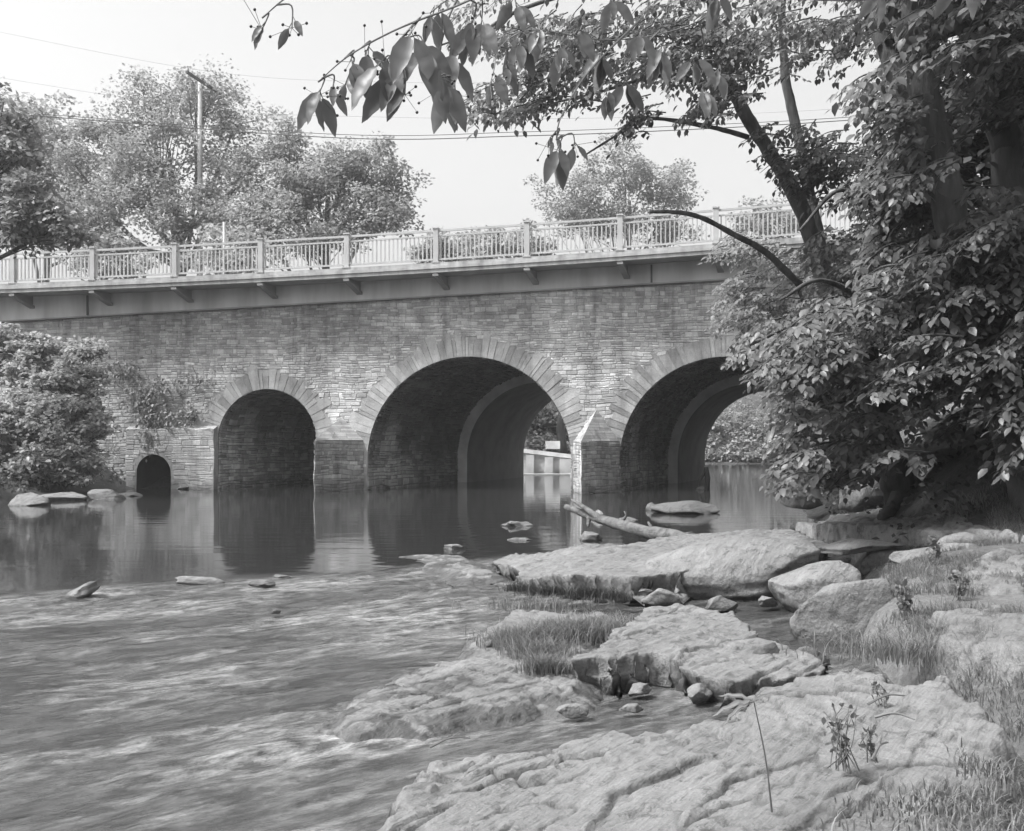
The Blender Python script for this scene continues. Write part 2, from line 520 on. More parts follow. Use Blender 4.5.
def stones(acc, mapf, u0, u1, z0, topf, keep, hrange=(0.065, 0.17), lrange=(0.10, 0.45), depth=0.018, joint=0.012, tone=(0.68, 1.22), warp=0.045):
    """courses of squared rubble on a mapped sheet: mapf(u, z, out)"""
    z = z0
    tmax = max(topf(u0), topf(u1), topf((u0 + u1) / 2))
    while z < tmax:
        h = rng.uniform(*hrange)
        u = u0 - rng.uniform(0, 0.4)
        while u < u1:
            l = rng.uniform(*lrange) * (0.7 + 1.6 * h)
            rows = [(z, h)]
            if h > 0.14 and rng.random() < 0.5:
                hs_ = rng.uniform(0.35, 0.65)
                rows = [(z, h * hs_), (z + h * hs_, h * (1 - hs_))]
            for zz, hh in rows:
                a, b = max(u, u0) + joint / 2, min(u + l, u1) - joint / 2
                c, d = zz + joint / 2, min(zz + hh, topf((a + b) / 2)) - joint / 2
                if b - a < 0.04 or d - c < 0.03 or not keep(a, b, c, d):
                    continue
                e = min(0.016, (d - c) * 0.25)
                o = depth * rng.uniform(0.55, 1.15)
                jj = rng.uniform(-0.008, 0.008, (4, 2))
                q = [(a, c), (b, c), (b, d), (a, d)]
                if warp:
                    qx = np.array(q); q = list(zip(qx[:, 0] + warp * vnoise(qx[:, 0] * 1.7, qx[:, 1] * 2.3, seed=201), qx[:, 1] + warp * vnoise(qx[:, 0] * 1.1, qx[:, 1] * 1.6, seed=202)))
                    a, b, c, d = q[0][0], q[1][0], q[0][1], q[3][1]
                qi = [(q[0][0] + e, q[0][1] + e), (q[1][0] - e, q[1][1] + e), (q[2][0] - e, q[2][1] - e), (q[3][0] + e, q[3][1] - e)]
                V = [mapf(x + s[0] * 0.5, y + s[1] * 0.5, -0.02) for (x, y), s in zip(q, jj)]
                V += [mapf(x + s[0] * 0.5, y + s[1] * 0.5, o * 0.55) for (x, y), s in zip(q, jj)]
                V += [mapf(x + s[0], y + s[1], o * rng.uniform(0.7, 1.3)) for (x, y), s in zip(qi, jj)]
                Fq = []
                for k in range(4):
                    n = (k + 1) % 4
                    Fq += [(k, n, 4 + n, 4 + k), (4 + k, 4 + n, 8 + n, 8 + k)]
                Fq.append((8, 9, 10, 11))
                acc.add(V, Fq, (rng.uniform(*tone) if isinstance(tone, tuple) else tone((a + b) / 2, (c + d) / 2)) * (1.35 if rng.random() < 0.02 else 1))
            u += l
        z += h


# backing (mortar) sheet of the facade with the arch openings
def backing(name, off, mat, back=None):
    us = list(np.linspace(UL, UR, 90))
    HOLES = ARCH + ([(cu_ + 0.045, czs, cr + 0.04)] if back is None else [])
    for c, zs, r in HOLES:
        us += list(c + r * np.cos(np.linspace(0.0, math.pi, 49)))
        us += [c - r - 1e-4, c + r + 1e-4]
    us = sorted(set(us))
    acc = Acc()
    V, Q = [], []
    fn = (lambda u, z: W(u, off, z)) if back is None else (lambda u, z: np.append((P0 + u * U + back * AX), z))
    for u in us:
        zb = -0.6
        for a in HOLES:
            if abs(u - a[0]) <= a[2]:
                t = arch_top(u, a)
                zb = t if t else a[1]
        zt = ztop(u) if back is None else ztop(u) + 1.0
        for t in np.linspace(0, 1, 9):
            V.append(fn(u, zb + (zt - zb) * t))
    for i in range(len(us) - 1):
        for k in range(8):
            q = (i * 9 + k, (i + 1) * 9 + k, (i + 1) * 9 + k + 1, i * 9 + k + 1)
            Q.append(q)
    acc.add(V, Q)
    return acc


acc = backing('facade', 0.0, M['mortar'])
facade = acc.build('facade_wall', M['mortar'], bridge)
facade['label'] = 'coursed grey rubble wall'
RING = 0.72


def keep_facade(a, b, c, d):
    um, zm = (a + b) / 2, (c + d) / 2
    if zm < -0.3 or (abs(um - cu_) < cr + 0.3 and zm < czs + cr + 0.2): return False
    for A in ARCH:
        cu, zs, r = A
        if zm < zs:
            if cu - r < um < cu + r or (a < cu - r < b) or (a < cu + r < b):
                return False
        else:
            if math.hypot(um - cu, zm - zs) < r + RING - 0.08: return False
            for uu, zz in ((a, c), (b, c), (a, d), (b, d)):
                if math.hypot(uu - cu, zz - zs) < r + 0.15: return False
    return True


acc = Acc()
stones(acc, lambda u, z, o: W(u, o, z), UL, UR, -0.3, ztop, keep_facade)
acc.build('stone_courses', M['stone'], facade)

# voussoir rings
for A in ARCH:
    acc = Acc()
    cu, zs, r = A
    n = int(math.pi * r / 0.19)
    edges = np.cumsum(rng.uniform(0.5, 1.5, n)); edges = np.concatenate([[0], edges / edges[-1]]) * math.pi
    for k in range(n):
        t0, t1 = edges[k] + 0.009 / r, edges[k + 1] - 0.009 / r
        ro = r + RING * rng.uniform(0.6, 1.3); o = rng.uniform(0.008, 0.028)
        L = []
        for oo, rr in ((-0.1, (r + 0.004, ro)), (o - 0.001, (r + 0.004, ro)), (o, (r + 0.008, ro - 0.004))):
            for tt, rad in ((t0, rr[0]), (t1, rr[0]), (t1, rr[1]), (t0, rr[1])):
                L.append(W(cu + rad * math.cos(tt), oo, zs + rad * math.sin(tt)))
        Fq = []
        for k2 in range(4):
            n2 = (k2 + 1) % 4
            Fq += [(k2, 4 + k2, 4 + n2, n2), (4 + k2, 8 + k2, 8 + n2, 4 + n2)]
        Fq.append((8, 11, 10, 9))
        acc.add(L, Fq, rng.uniform(0.52, 0.9))
    acc.build('voussoir_ring', M['stone'], bridge)

# vaults: stone barrel, then the narrower concrete extension behind it
S1, S2 = 8.0, 15.7
LIP = 0.42


def vault_pt(A, s, arc, out=0.0, grow=0.0):
    """arc: length along the intrados measured from the left foot (z=-0.6) over the crown"""
    cu, zs, r = A; r = r + grow
    leg = zs + 0.6
    if arc < leg:
        u, z, nu, nz = cu - r, -0.6 + arc, 1, 0
    elif arc < leg + math.pi * r:
        t = math.pi - (arc - leg) / r
        u, z, nu, nz = cu + r * math.cos(t), zs + r * math.sin(t), -math.cos(t), -math.sin(t)
    else:
        u, z, nu, nz = cu + r, zs - (arc - leg - math.pi * r), -1, 0
    q = P0 + (u + nu * out) * U + s * AX
    return np.array([q[0], q[1], z + nz * out])


def vault_len(A, grow=0.0):
    return 2 * (A[1] + 0.6) + math.pi * (A[2] + grow)


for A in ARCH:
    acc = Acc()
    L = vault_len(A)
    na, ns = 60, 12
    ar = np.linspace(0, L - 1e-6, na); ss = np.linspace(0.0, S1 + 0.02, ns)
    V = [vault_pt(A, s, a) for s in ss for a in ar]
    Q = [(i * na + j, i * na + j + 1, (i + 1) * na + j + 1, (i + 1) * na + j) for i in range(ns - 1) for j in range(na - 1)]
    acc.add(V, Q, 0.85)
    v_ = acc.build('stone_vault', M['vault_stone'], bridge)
    acc = Acc()
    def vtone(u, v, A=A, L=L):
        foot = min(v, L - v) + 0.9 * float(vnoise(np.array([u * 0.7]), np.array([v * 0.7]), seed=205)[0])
        return (0.5 + 1.8 * float(sstep(A[1] + 1.9, A[1] + 0.2, np.array([foot]))[0])) * rng.uniform(0.6, 1.4)  # paler foot masonry; skylight falloff toward the crown put into the tone
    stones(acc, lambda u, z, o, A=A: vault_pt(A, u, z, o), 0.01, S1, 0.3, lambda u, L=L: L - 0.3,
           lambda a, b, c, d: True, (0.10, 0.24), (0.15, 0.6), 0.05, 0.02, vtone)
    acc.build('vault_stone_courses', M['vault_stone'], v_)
    # concrete extension
    acc = Acc()
    g = -LIP
    L2 = vault_len(A, g)
    ar = np.linspace(0, L2 - 1e-6, 80)
    inner = [vault_pt(A, S1 + 0.01, a, 0, g) for a in ar]; outer = [vault_pt(A, S1 + 0.01, a / L2 * (L - 1e-6), 0, 0.05) for a in ar]
    n = len(ar)
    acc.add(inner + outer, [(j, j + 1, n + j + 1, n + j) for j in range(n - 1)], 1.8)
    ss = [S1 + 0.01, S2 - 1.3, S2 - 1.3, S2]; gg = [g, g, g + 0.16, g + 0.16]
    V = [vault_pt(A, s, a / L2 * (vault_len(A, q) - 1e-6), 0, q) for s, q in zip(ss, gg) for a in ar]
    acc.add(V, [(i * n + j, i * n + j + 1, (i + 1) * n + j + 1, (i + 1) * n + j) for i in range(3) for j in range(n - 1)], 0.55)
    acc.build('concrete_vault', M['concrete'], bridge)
acc = backing('rear', 0, None, back=S2)
acc.build('rear_wall', M['concrete'], bridge)


# cutwaters
def cutwater(pl, pr, ztop_px, apex_px, k_=1.0):
    ul, ur = u_of(pl) + 0.01, u_of(pr) - 0.01
    um = (ul + ur) / 2
    nose = P0 + um * U - 1.85 * AX
    L, R = (P0 + ul * U + 0.0 * NN), (P0 + ur * U + 0.0 * NN)
    zt = z_of((pl + pr) / 2, ztop_px, 1.0); za = z_of((pl + pr) / 2, apex_px)
    acc = Acc()
    mid = P0 + um * U + 0.02 * NN
    V = [np.append(L, -0.6), np.append(nose, -0.6), np.append(R, -0.6), np.append(L, zt), np.append(nose, zt), np.append(R, zt), np.append(mid, za)]
    acc.add(V, [(0, 1, 4, 3), (1, 2, 5, 4), (3, 4, 6), (4, 5, 6)], 0.75 * k_)
    c = acc.build('cutwater', M['mortar'], bridge)
    acc = Acc()
    for a, b in ((L, nose), (nose, R)):
        d = b - a; ln = np.linalg.norm(d); d /= ln; nrm = np.array([d[1], -d[0]])
        if nrm[1] > 0: nrm = -nrm
        stones(acc, lambda u, z, o, a=a, d=d, nrm=nrm: np.append(a + d * u + nrm * o, z), 0.0, ln, -0.2, lambda u, zt=zt: zt,
               lambda *k: True, (0.08, 0.2), (0.12, 0.5), 0.022, 0.014, (0.6 * k_, 1.05 * k_))
        # sloping cap stones
        e0, e1, ap = np.append(a, zt), np.append(b, zt), np.append(mid, za)
        ex = (e1 - e0) / ln; h_ = ap - e0
        nn = np.cross(ex, h_); nn /= np.linalg.norm(nn)
        if nn[2] < 0: nn = -nn
        mapt = lambda u, v, o, e0=e0, e1=e1, ap=ap, nn=nn: (e0 + (e1 - e0) * u) * (1 - v) + ap * v + nn * o
        rows = 12
        for i in range(rows):
            v0, v1 = i / rows, (i + 1) / rows - 0.012
            k = max(1, int((1 - v0) * 4))
            for j in range(k):
                a0, a1 = j / k + 0.01, (j + 1) / k - 0.01
                o = rng.uniform(0.001, 0.004)
                q = [(a0, v0), (a1, v0), (a1, v1), (a0, v1)]
                Vv = [mapt(x, y, -0.02) for x, y in q] + [mapt(x, y, o) for x, y in q]
                acc.add(Vv, [(4, 5, 6, 7), (0, 1, 5, 4), (1, 2, 6, 5), (2, 3, 7, 6), (3, 0, 4, 7)], rng.uniform(0.55, 0.9) * k_)
    acc.build('cutwater_stones', M['stone'], c)


cutwater(573.5, 620, 441, 409, 1.12)
cutwater(320, 364, 440, 417, 1.1)

# low wing wall with the little culvert on the left
WO = 0.24
ul, ur = u_of(126, WO), ARCH[0][0] - ARCH[0][2] - 0.045
zwt = z_of(185, 429, WO)
cu_, cr = u_of(153.5, WO), 18.5 * 36.6 / F
czs = z_of(153, 454.5, WO) - cr
acc = Acc()
us = sorted(set(list(np.linspace(ul, ur, 20)) + list(cu_ + cr * np.cos(np.linspace(0, math.pi, 25))) + [cu_ - cr - 1e-4, cu_ + cr + 1e-4]))
V, Q = [], []
for u in us:
    zb = -0.5
    if abs(u - cu_) <= cr: zb = czs + math.sqrt(max(0, cr * cr - (u - cu_) ** 2))
    V += [W(u, WO, zb), W(u, WO, zwt), W(u + (0.044 if u == us[-1] else 0), 0, zwt + 0.12)]
for i in range(len(us) - 1):
    Q += [(i * 3, i * 3 + 3, i * 3 + 4, i * 3 + 1), (i * 3 + 1, i * 3 + 4, i * 3 + 5, i * 3 + 2)]
acc.add(V, Q, 1.05)
acc.add([W(ul, WO, -0.5), W(ul, 0, -0.5), W(ul, 0, zwt + 0.12), W(ul, WO, zwt)], [(0, 1, 2, 3)])
acc.add([W(ur, WO, -0.5), W(ur + 0.044, 0, -0.5), W(ur + 0.044, 0, zwt + 0.12), W(ur, WO, zwt)], [(0, 3, 2, 1)])
wing = acc.build('wing_wall', M['mortar'], bridge)


def keep_wing(a, b, c, d):
    um, zm = (a + b) / 2, (c + d) / 2
    for uu, zz in ((a, c), (b, c), (a, d), (b, d), (um, zm)):
        if zz < czs and abs(uu - cu_) < cr: return False
        if math.hypot(uu - cu_, max(0, zz - czs)) < cr: return False
    return True


acc = Acc()
stones(acc, lambda u, z, o: W(u, WO + o, z), ul, ur, -0.2, lambda u: zwt, keep_wing, (0.08, 0.2), (0.15, 0.6), 0.014, 0.010, (0.8, 1.15))
acc.build('wing_stones', M['stone'], wing)
acc = Acc()
th = np.linspace(0, math.pi, 17)
arc = [(cu_ - cr, -0.5)] + [(cu_ - cr * math.cos(t), czs + cr * math.sin(t)) for t in th] + [(cu_ + cr, -0.5)]
V = [W(u, WO + 0.01, z) for u, z in arc] + [np.append(P0 + u * U + 6 * AX, z) for u, z in arc]
n = len(arc)
acc.add(V, [(i, i + 1, n + i + 1, n + i) for i in range(n - 1)] + [tuple(range(n, 2 * n))])
acc.build('culvert', M['dark_void'], wing)

# girder and its bottom flange
acc = Acc()
us = np.linspace(UL, UR, 60)
bx = lambda o0, o1, zl, zh, us=us: None


def prism(acc, us, prof, tone=1.0):
    """prof(u) -> list of (o, z); swept along the bridge, ends capped"""
    V = [W(u, o, z) for u in us for o, z in prof(u)]
    k = len(prof(us[0]))
    Q = [(i * k + j, i * k + (j + 1) % k, (i + 1) * k + (j + 1) % k, (i + 1) * k + j) for i in range(len(us) - 1) for j in range(k)]
    acc.add(V, Q, tone)
    acc.add([W(us[0], o, z) for o, z in prof(us[0])], [tuple(range(k))[::-1]], tone)
    acc.add([W(us[-1], o, z) for o, z in prof(us[-1])], [tuple(range(k))], tone)


prism(acc, us, lambda u: [(0.02, ztop(u) + 0.055), (0.02, zdeck(u) - 0.004), (-0.25, zdeck(u) - 0.004), (-0.25, ztop(u) + 0.055)])
girder = acc.build('girder', M['girder'], bridge)
acc = Acc()
prism(acc, us, lambda u: [(0.15, ztop(u) + 0.006), (0.15, ztop(u) + 0.05), (-0.3, ztop(u) + 0.05), (-0.3, ztop(u) + 0.006)], 0.55)
for px in (651.5, 88, 990):
    u = u_of(px)
    acc.add(box_pts(W(u, 0.03, (ztop(u) + zdeck(u)) / 2 + 0.02), np.append(U * 0.03, 0), np.append(NN * 0.03, 0), (0, 0, (zdeck(u) - ztop(u)) / 2 - 0.06)), BOXF, 0.25)
acc.build('flange', M['girder'], girder)

# deck slab and its edge beam
acc = Acc()
DT = 0.22
prism(acc, us, lambda u: [(OV, zdeck(u)), (OV, zdeck(u) + 0.11), (OV + 0.035, zdeck(u) + 0.125), (OV + 0.035, zdeck(u) + DT), (OV - 0.12, zdeck(u) + DT), (OV - 0.12, zdeck(u))])
deck = acc.build('deck_edge', M['deck'], bridge)
acc = Acc()
prism(acc, us, lambda u: [(OV - 0.123, zdeck(u) + 0.002), (OV - 0.123, zdeck(u) + DT - 0.002), (-15, zdeck(u) + DT - 0.002), (-15, zdeck(u) + 0.002)], 0.7)
acc.build('deck_slab', M['concrete'], bridge)
acc = Acc()
prism(acc, us, lambda u: [(OV - 0.04, zdeck(u) + DT + 0.003), (OV - 0.04, zdeck(u) + DT + 0.11), (OV - 0.35, zdeck(u) + DT + 0.11), (OV - 0.35, zdeck(u) + DT + 0.003)], 0.9)
acc.build('kerb', M['deck'], deck)

# posts, railing panels, brackets
RO = OV - 0.14
pp = [93, 175, 261, 347, 436, 527, 620, 716]
pu = [u_of(a, RO) for a in pp]
stp = (pu[-1] - pu[0]) / 7
pu = [pu[0] - stp * k for k in (3, 2, 1)] + pu + [pu[-1] + stp * k for k in (1, 2, 3)]
railing = None
acc = Acc()
rail_root = thing('railing', None, None, tuple(W(0, RO, zdeck(0) + DT)))
rail_root.parent = bridge; rail_root.location = np.array(ORIGIN[rail_root.name]) - np.array(ORIGIN[bridge.name])
ux, nx_ = np.append(U, 0), np.append(NN, 0)
for i, u in enumerate(pu):
    zb = zdeck(u) + DT + 0.11
    acc = Acc()
    acc.add(box_pts(W(u, RO, zb + 0.57), ux * 0.085, nx_ * 0.085, (0, 0, 0.57)), BOXF)
    acc.add(box_pts(W(u, RO, zb + 1.16), ux * 0.11, nx_ * 0.11, (0, 0, 0.02)), BOXF, 1.1)
    acc.add(box_pts(W(u, RO, zb + 0.02), ux * 0.13, nx_ * 0.12, (0, 0, 0.02)), BOXF)
    acc.build('railing_post', M['paint'], rail_root)
    # bracket under the slab
    acc = Acc()
    zs_ = zdeck(u)
    def bp(a, t, z):
        q = P0 + (u + a) * U + OV * NN + t * AX
        return np.array([q[0], q[1], z])
    for w_, pr in ((0.03, [(0.02, zs_ - 0.004), (1.03, zs_ - 0.004), (1.03, zs_ - 0.36), (0.02, zs_ - 0.03)]),
                   (0.10, [(0.02, zs_ - 0.03), (1.03, zs_ - 0.36), (1.03, zs_ - 0.46), (0.02, zs_ - 0.11)])):
        V = [bp(-w_, t, z) for t, z in pr] + [bp(w_, t, z) for t, z in pr]
        acc.add(V, [(0, 1, 2, 3), (7, 6, 5, 4), (0, 4, 5, 1), (1, 5, 6, 2), (2, 6, 7, 3), (3, 7, 4, 0)], 1.0 if w_ > 0.1 else 0.6)
    acc.build('bracket', M['concrete'], bridge)
    if i + 1 < len(pu):
        u2 = pu[i + 1]
        acc = Acc()
        a, b = u + 0.09, u2 - 0.09
        slope = (zdeck(b) - zdeck(a)) / (b - a)
        dx = np.append(U, slope) * (b - a) / 2
        um = (a + b) / 2
        zc = (zdeck(a) + zdeck(b)) / 2 + DT + 0.11
        for hz, hh, ww in ((1.07, 0.032, 0.045), (0.90, 0.025, 0.03), (0.12, 0.028, 0.03)):
            acc.add(box_pts(W(um, RO, zc + hz), dx, nx_ * ww, (0, 0, hh)), BOXF)
        nb = 20
        for k in range(nb):
            ub = a + (k + 0.5) / nb * (b - a)
            zbk = zc + slope * (ub - um)
            acc.add(box_pts(W(ub, RO, zbk + 0.51), ux * 0.021, nx_ * 0.021, (0, 0, 0.364)), BOXF, rng.uniform(0.85, 1.08))
        acc.build('railing_panel', M['paint'], rail_root)


# ------------------------------------------------------------------ rocks
def unproj(o):
    px, py, zp = o[:3]
    hgt = o[3] if len(o) > 3 else zp
    g = G(px, py, zp)
    return g[0], g[1], hgt


def seg_dist(X, Y, poly):
    n = len(poly); d = np.full(X.shape, 1e9); inside = np.zeros(X.shape, bool)
    for i in range(n):
        x0, y0 = poly[i]; x1, y1 = poly[(i + 1) % n]
        ex, ey = x1 - x0, y1 - y0
        t = np.clip(((X - x0) * ex + (Y - y0) * ey) / (ex * ex + ey * ey + 1e-12), 0, 1)
        d = np.minimum(d, np.hypot(X - x0 - t * ex, Y - y0 - t * ey))
        c = ((y0 > Y) != (y1 > Y)) & (X < ex * (Y - y0) / (ey + 1e-12) + x0)
        inside ^= c
    return np.where(inside, d, -d)


def worley(x, y, seed=0):
    ix, iy = np.floor(x).astype(np.int64), np.floor(y).astype(np.int64)
    f1 = np.full(x.shape, 9.0); f2 = np.full(x.shape, 9.0); idr = np.zeros(x.shape); ox = np.zeros(x.shape); oy = np.zeros(x.shape)
    z0 = np.zeros_like(ix)
    for dx in (-1, 0, 1):
        for dy in (-1, 0, 1):
            jx = ix + dx + _hash(ix + dx, iy + dy, z0, seed); jy = iy + dy + _hash(ix + dx, iy + dy, z0 + 1, seed)
            d = np.hypot(x - jx, y - jy); r = _hash(ix + dx, iy + dy, z0 + 2, seed)
            new = d < f1
            f2 = np.where(new, f1, np.minimum(f2, d))
            idr = np.where(new, r, idr); ox = np.where(new, x - jx, ox); oy = np.where(new, y - jy, oy)
            f1 = np.where(new, d, f1)
    return f1, f2, idr, ox, oy


def ledge(name, label, outl, mat='rock', res=0.04, zb=-0.4, ew=0.25, pw=2.2, strike=0.95, strata=0.05, rough=0.03, wob=0.12, crown=0.0, seed=1, cat='rock', group=None, flat=None, cracks=True, crk=(), under=0.0):
    pts = np.array([unproj(o) for o in outl])
    poly = pts[:, :2]
    if flat is None:
        A_ = np.c_[poly - poly.mean(0), np.ones(len(poly))]
        cf = np.linalg.lstsq(A_, pts[:, 2], rcond=None)[0]
    lo, hi = poly.min(0) - 0.2, poly.max(0) + 0.2
    xs, ys = np.arange(lo[0], hi[0] + res, res), np.arange(lo[1], hi[1] + res, res)
    X, Y = np.meshgrid(xs, ys)
    d = seg_dist(X, Y, poly) + wob * fbm(X * 2.2, Y * 2.2, oct=4, seed=seed)
    # inverse-distance heights keep the outline's own heights
    wsum = 0; hs = 0
    for (x, y, h) in pts:
        w = 1 / ((X - x) ** 2 + (Y - y) ** 2 + 0.05) ** 1.5
        wsum = wsum + w; hs = hs + w * h
    H = hs / wsum
    m = poly.mean(0)
    c, s = math.cos(strike), math.sin(strike)
    u, w = X * c + Y * s, -X * s + Y * c
    wj = w + 0.25 * fbm(X * 0.9, Y * 0.9, oct=3, seed=seed + 40)
    # tilted sheets: a saw-tooth across the strike, broken along it
    ph = wj * 2.4 + 0.5 * fbm(u * 0.5, w * 1.2, oct=3, seed=seed + 3)
    saw = (ph - np.floor(ph)); saw = np.where(saw < 0.93, saw / 0.93, (1 - saw) / 0.07)
    ph2 = wj * 6.5 + 1.1 * fbm(u * 0.8, w * 2, oct=3, seed=seed + 4)
    saw2 = ph2 - np.floor(ph2); saw2 = np.where(saw2 < 0.9, saw2 / 0.9, (1 - saw2) / 0.1)
    amp = 0.35 + 0.65 * sstep(-0.2, 0.4, fbm(X * 0.8, Y * 0.8, oct=2, seed=seed + 9))
    H = H + 0.35 * strata * amp * (saw - 0.5) + strata * 0.2 * amp * (saw2 - 0.5)
    H = H + rough * fbm(X * 1.3, Y * 1.3, oct=5, seed=seed + 6) * 1.6 + 0.35 * rough * fbm(u * 3, w * 9, oct=4, seed=seed + 7)
    # broken blocks, each with its own height and tilt
    for fu, fw, hh, tt, sd in ((0.75, 2.0, 0.35, 0.5, 51), (2.2, 5.0, 0.12, 0.3, 61)):
        wu, ww = u * fu + 0.3 * fbm(X * 1.5, Y * 1.5, oct=3, seed=seed + 52), wj * fw + 0.3 * fbm(X * 1.5, Y * 1.5, oct=3, seed=seed + 53)
        f1, f2, idr, ox, oy = worley(wu, ww, seed + sd)
        H = H + strata * hh * (idr - 0.5) + strata * tt * (oy * (0.3 + 0.7 * idr) + 0.4 * ox * (idr - 0.5))
        H = H - strata * 0.5 * hh * sstep(0.07, 0.0, f2 - f1)
    # bedding: the surface follows dipping sheets and breaks from one to the next along sharp, ragged risers
    T = np.ones_like(H)
    dip, stp = 0.10, max(0.025, strata * 1.1)
    w0 = w - np.mean(poly @ np.array([-s, c]))
    sb = (H + 0.06 * fbm(u * 0.7, wj * 1.6, oct=4, seed=seed + 101) + 0.012 * fbm(X * 6, Y * 6, oct=3, seed=seed + 102) - dip * w0) / stp
    fr = sb - np.floor(sb)
    H = 0.5 * H + 0.5 * (stp * (np.floor(sb) + sstep(0.94, 1.0, fr)) + dip * w0 + 0.4 * stp)
    T = T * (1 - 0.35 * sstep(0.80, 0.92, fr) * sstep(1.0, 0.93, fr))
    H = H + 0.010 * (np.abs(fbm(u * 2.5, wj * 9, oct=4, seed=seed + 33)) * 2 - 0.5) + 0.006 * fbm(X * 14, Y * 14, oct=3, seed=seed + 34)
    if cracks:
        cr = np.abs(fbm(u * 0.7, wj * 2.6, oct=3, seed=seed + 12))
        H = H - 0.035 * sstep(0.02, 0.0, cr) * sstep(-0.1, 0.2, fbm(X * 0.7, Y * 0.7, oct=2, seed=seed + 14))
        T = T * (1 - 0.5 * sstep(0.025, 0.0, cr) * sstep(-0.1, 0.2, fbm(X * 0.7, Y * 0.7, oct=2, seed=seed + 14)))
        cr2 = np.abs(fbm(u * 1.5 + 7, wj * 0.9, oct=2, seed=seed + 15))
        H = H - 0.03 * sstep(0.02, 0.0, cr2)
    for line, dep, wd_, stp_ in crk:
        L_ = np.array([unproj((a_, b_, zz_))[:2] for a_, b_, zz_ in line])
        best = np.full(X.shape, 1e9); sg = np.zeros(X.shape)
        jx_, jy_ = X + 0.05 * fbm(X * 5, Y * 5, oct=3, seed=seed + 70), Y + 0.05 * fbm(X * 5 + 9, Y * 5, oct=3, seed=seed + 71)
        for (x0, y0), (x1, y1) in zip(L_[:-1], L_[1:]):
            ex, ey = x1 - x0, y1 - y0
            tt = np.clip(((jx_ - x0) * ex + (jy_ - y0) * ey) / (ex * ex + ey * ey), 0, 1)
            dd_ = np.hypot(jx_ - x0 - tt * ex, jy_ - y0 - tt * ey); side = np.sign((jx_ - x0) * -ey + (jy_ - y0) * ex)
            new = dd_ < best; best = np.where(new, dd_, best); sg = np.where(new, side, sg)
        T = T * (1 - 0.55 * np.exp(-(best / (wd_ * 0.4)) ** 2))
        fade = 0.25 + 0.75 * sstep(-0.25, 0.2, fbm(X * 1.6, Y * 1.6, oct=2, seed=seed + 110))
        H = H - 0.7 * dep * fade * np.exp(-(best / (wd_ * 0.32)) ** 2) + 0.55 * stp_ * fade * np.exp(-best / 0.3) * (sg > 0)
    d = d + 0.035 * vnoise(X * 11, Y * 11, seed=seed + 90) + 0.02 * vnoise(X * 23, Y * 23, seed=seed + 91)
    t = np.clip(d / ew, 0, 1)
    nst = 2.0; tk = t * nst + 0.25 * fbm(X * 3, Y * 3, oct=2, seed=seed + 92) * sstep(0, 0.3, t) * sstep(1, 0.7, t)
    tq = np.clip((np.floor(tk) + sstep(0.25, 0.8, tk - np.floor(tk))) / nst, 0, 1)
    S = 0.5 * np.clip(t, 0, 1) ** 0.62 + 0.5 * np.maximum(tq, t * 0.8) ** 0.8
    H = H + crown * S
    Z = zb + (H - zb) * S
    # push vertices sideways so steep faces do not look like a height map
    jx = 0.35 * res * vnoise(X * 9, Y * 9, seed=seed + 20); jy = 0.35 * res * vnoise(X * 9 + 5, Y * 9, seed=seed + 21)
    if under:
        gy_, gx_ = np.gradient(d, res)
        gl = np.hypot(gx_, gy_) + 1e-6
        k_ = under * np.clip(1 - (Z - zb) / np.maximum(H - zb, 0.05), 0, 1) * (0.6 + 0.8 * np.clip(fbm(X * 2, Y * 2, oct=2, seed=seed + 80) + 0.4, 0, 1))
        jx = jx + gx_ / gl * k_; jy = jy + gy_ / gl * k_
    ny, nx = X.shape
    i, j = np.meshgrid(np.arange(ny - 1), np.arange(nx - 1), indexing='ij')
    q = np.stack([i * nx + j, i * nx + j + 1, (i + 1) * nx + j + 1, (i + 1) * nx + j], -1).reshape(-1, 4)
    inn = (d > -1e-3).ravel()
    q = q[inn[q].any(1)]
    used = np.unique(q); re = np.full(X.size, -1); re[used] = np.arange(len(used))
    acc = Acc()
    V = np.stack([X + jx, Y + jy, Z], -1).reshape(-1, 3)[used]
    acc.add(V, re[q], T.ravel()[used])
    o = acc.build(name, M[mat], smooth=True)
    return tag(o, label, cat, group)


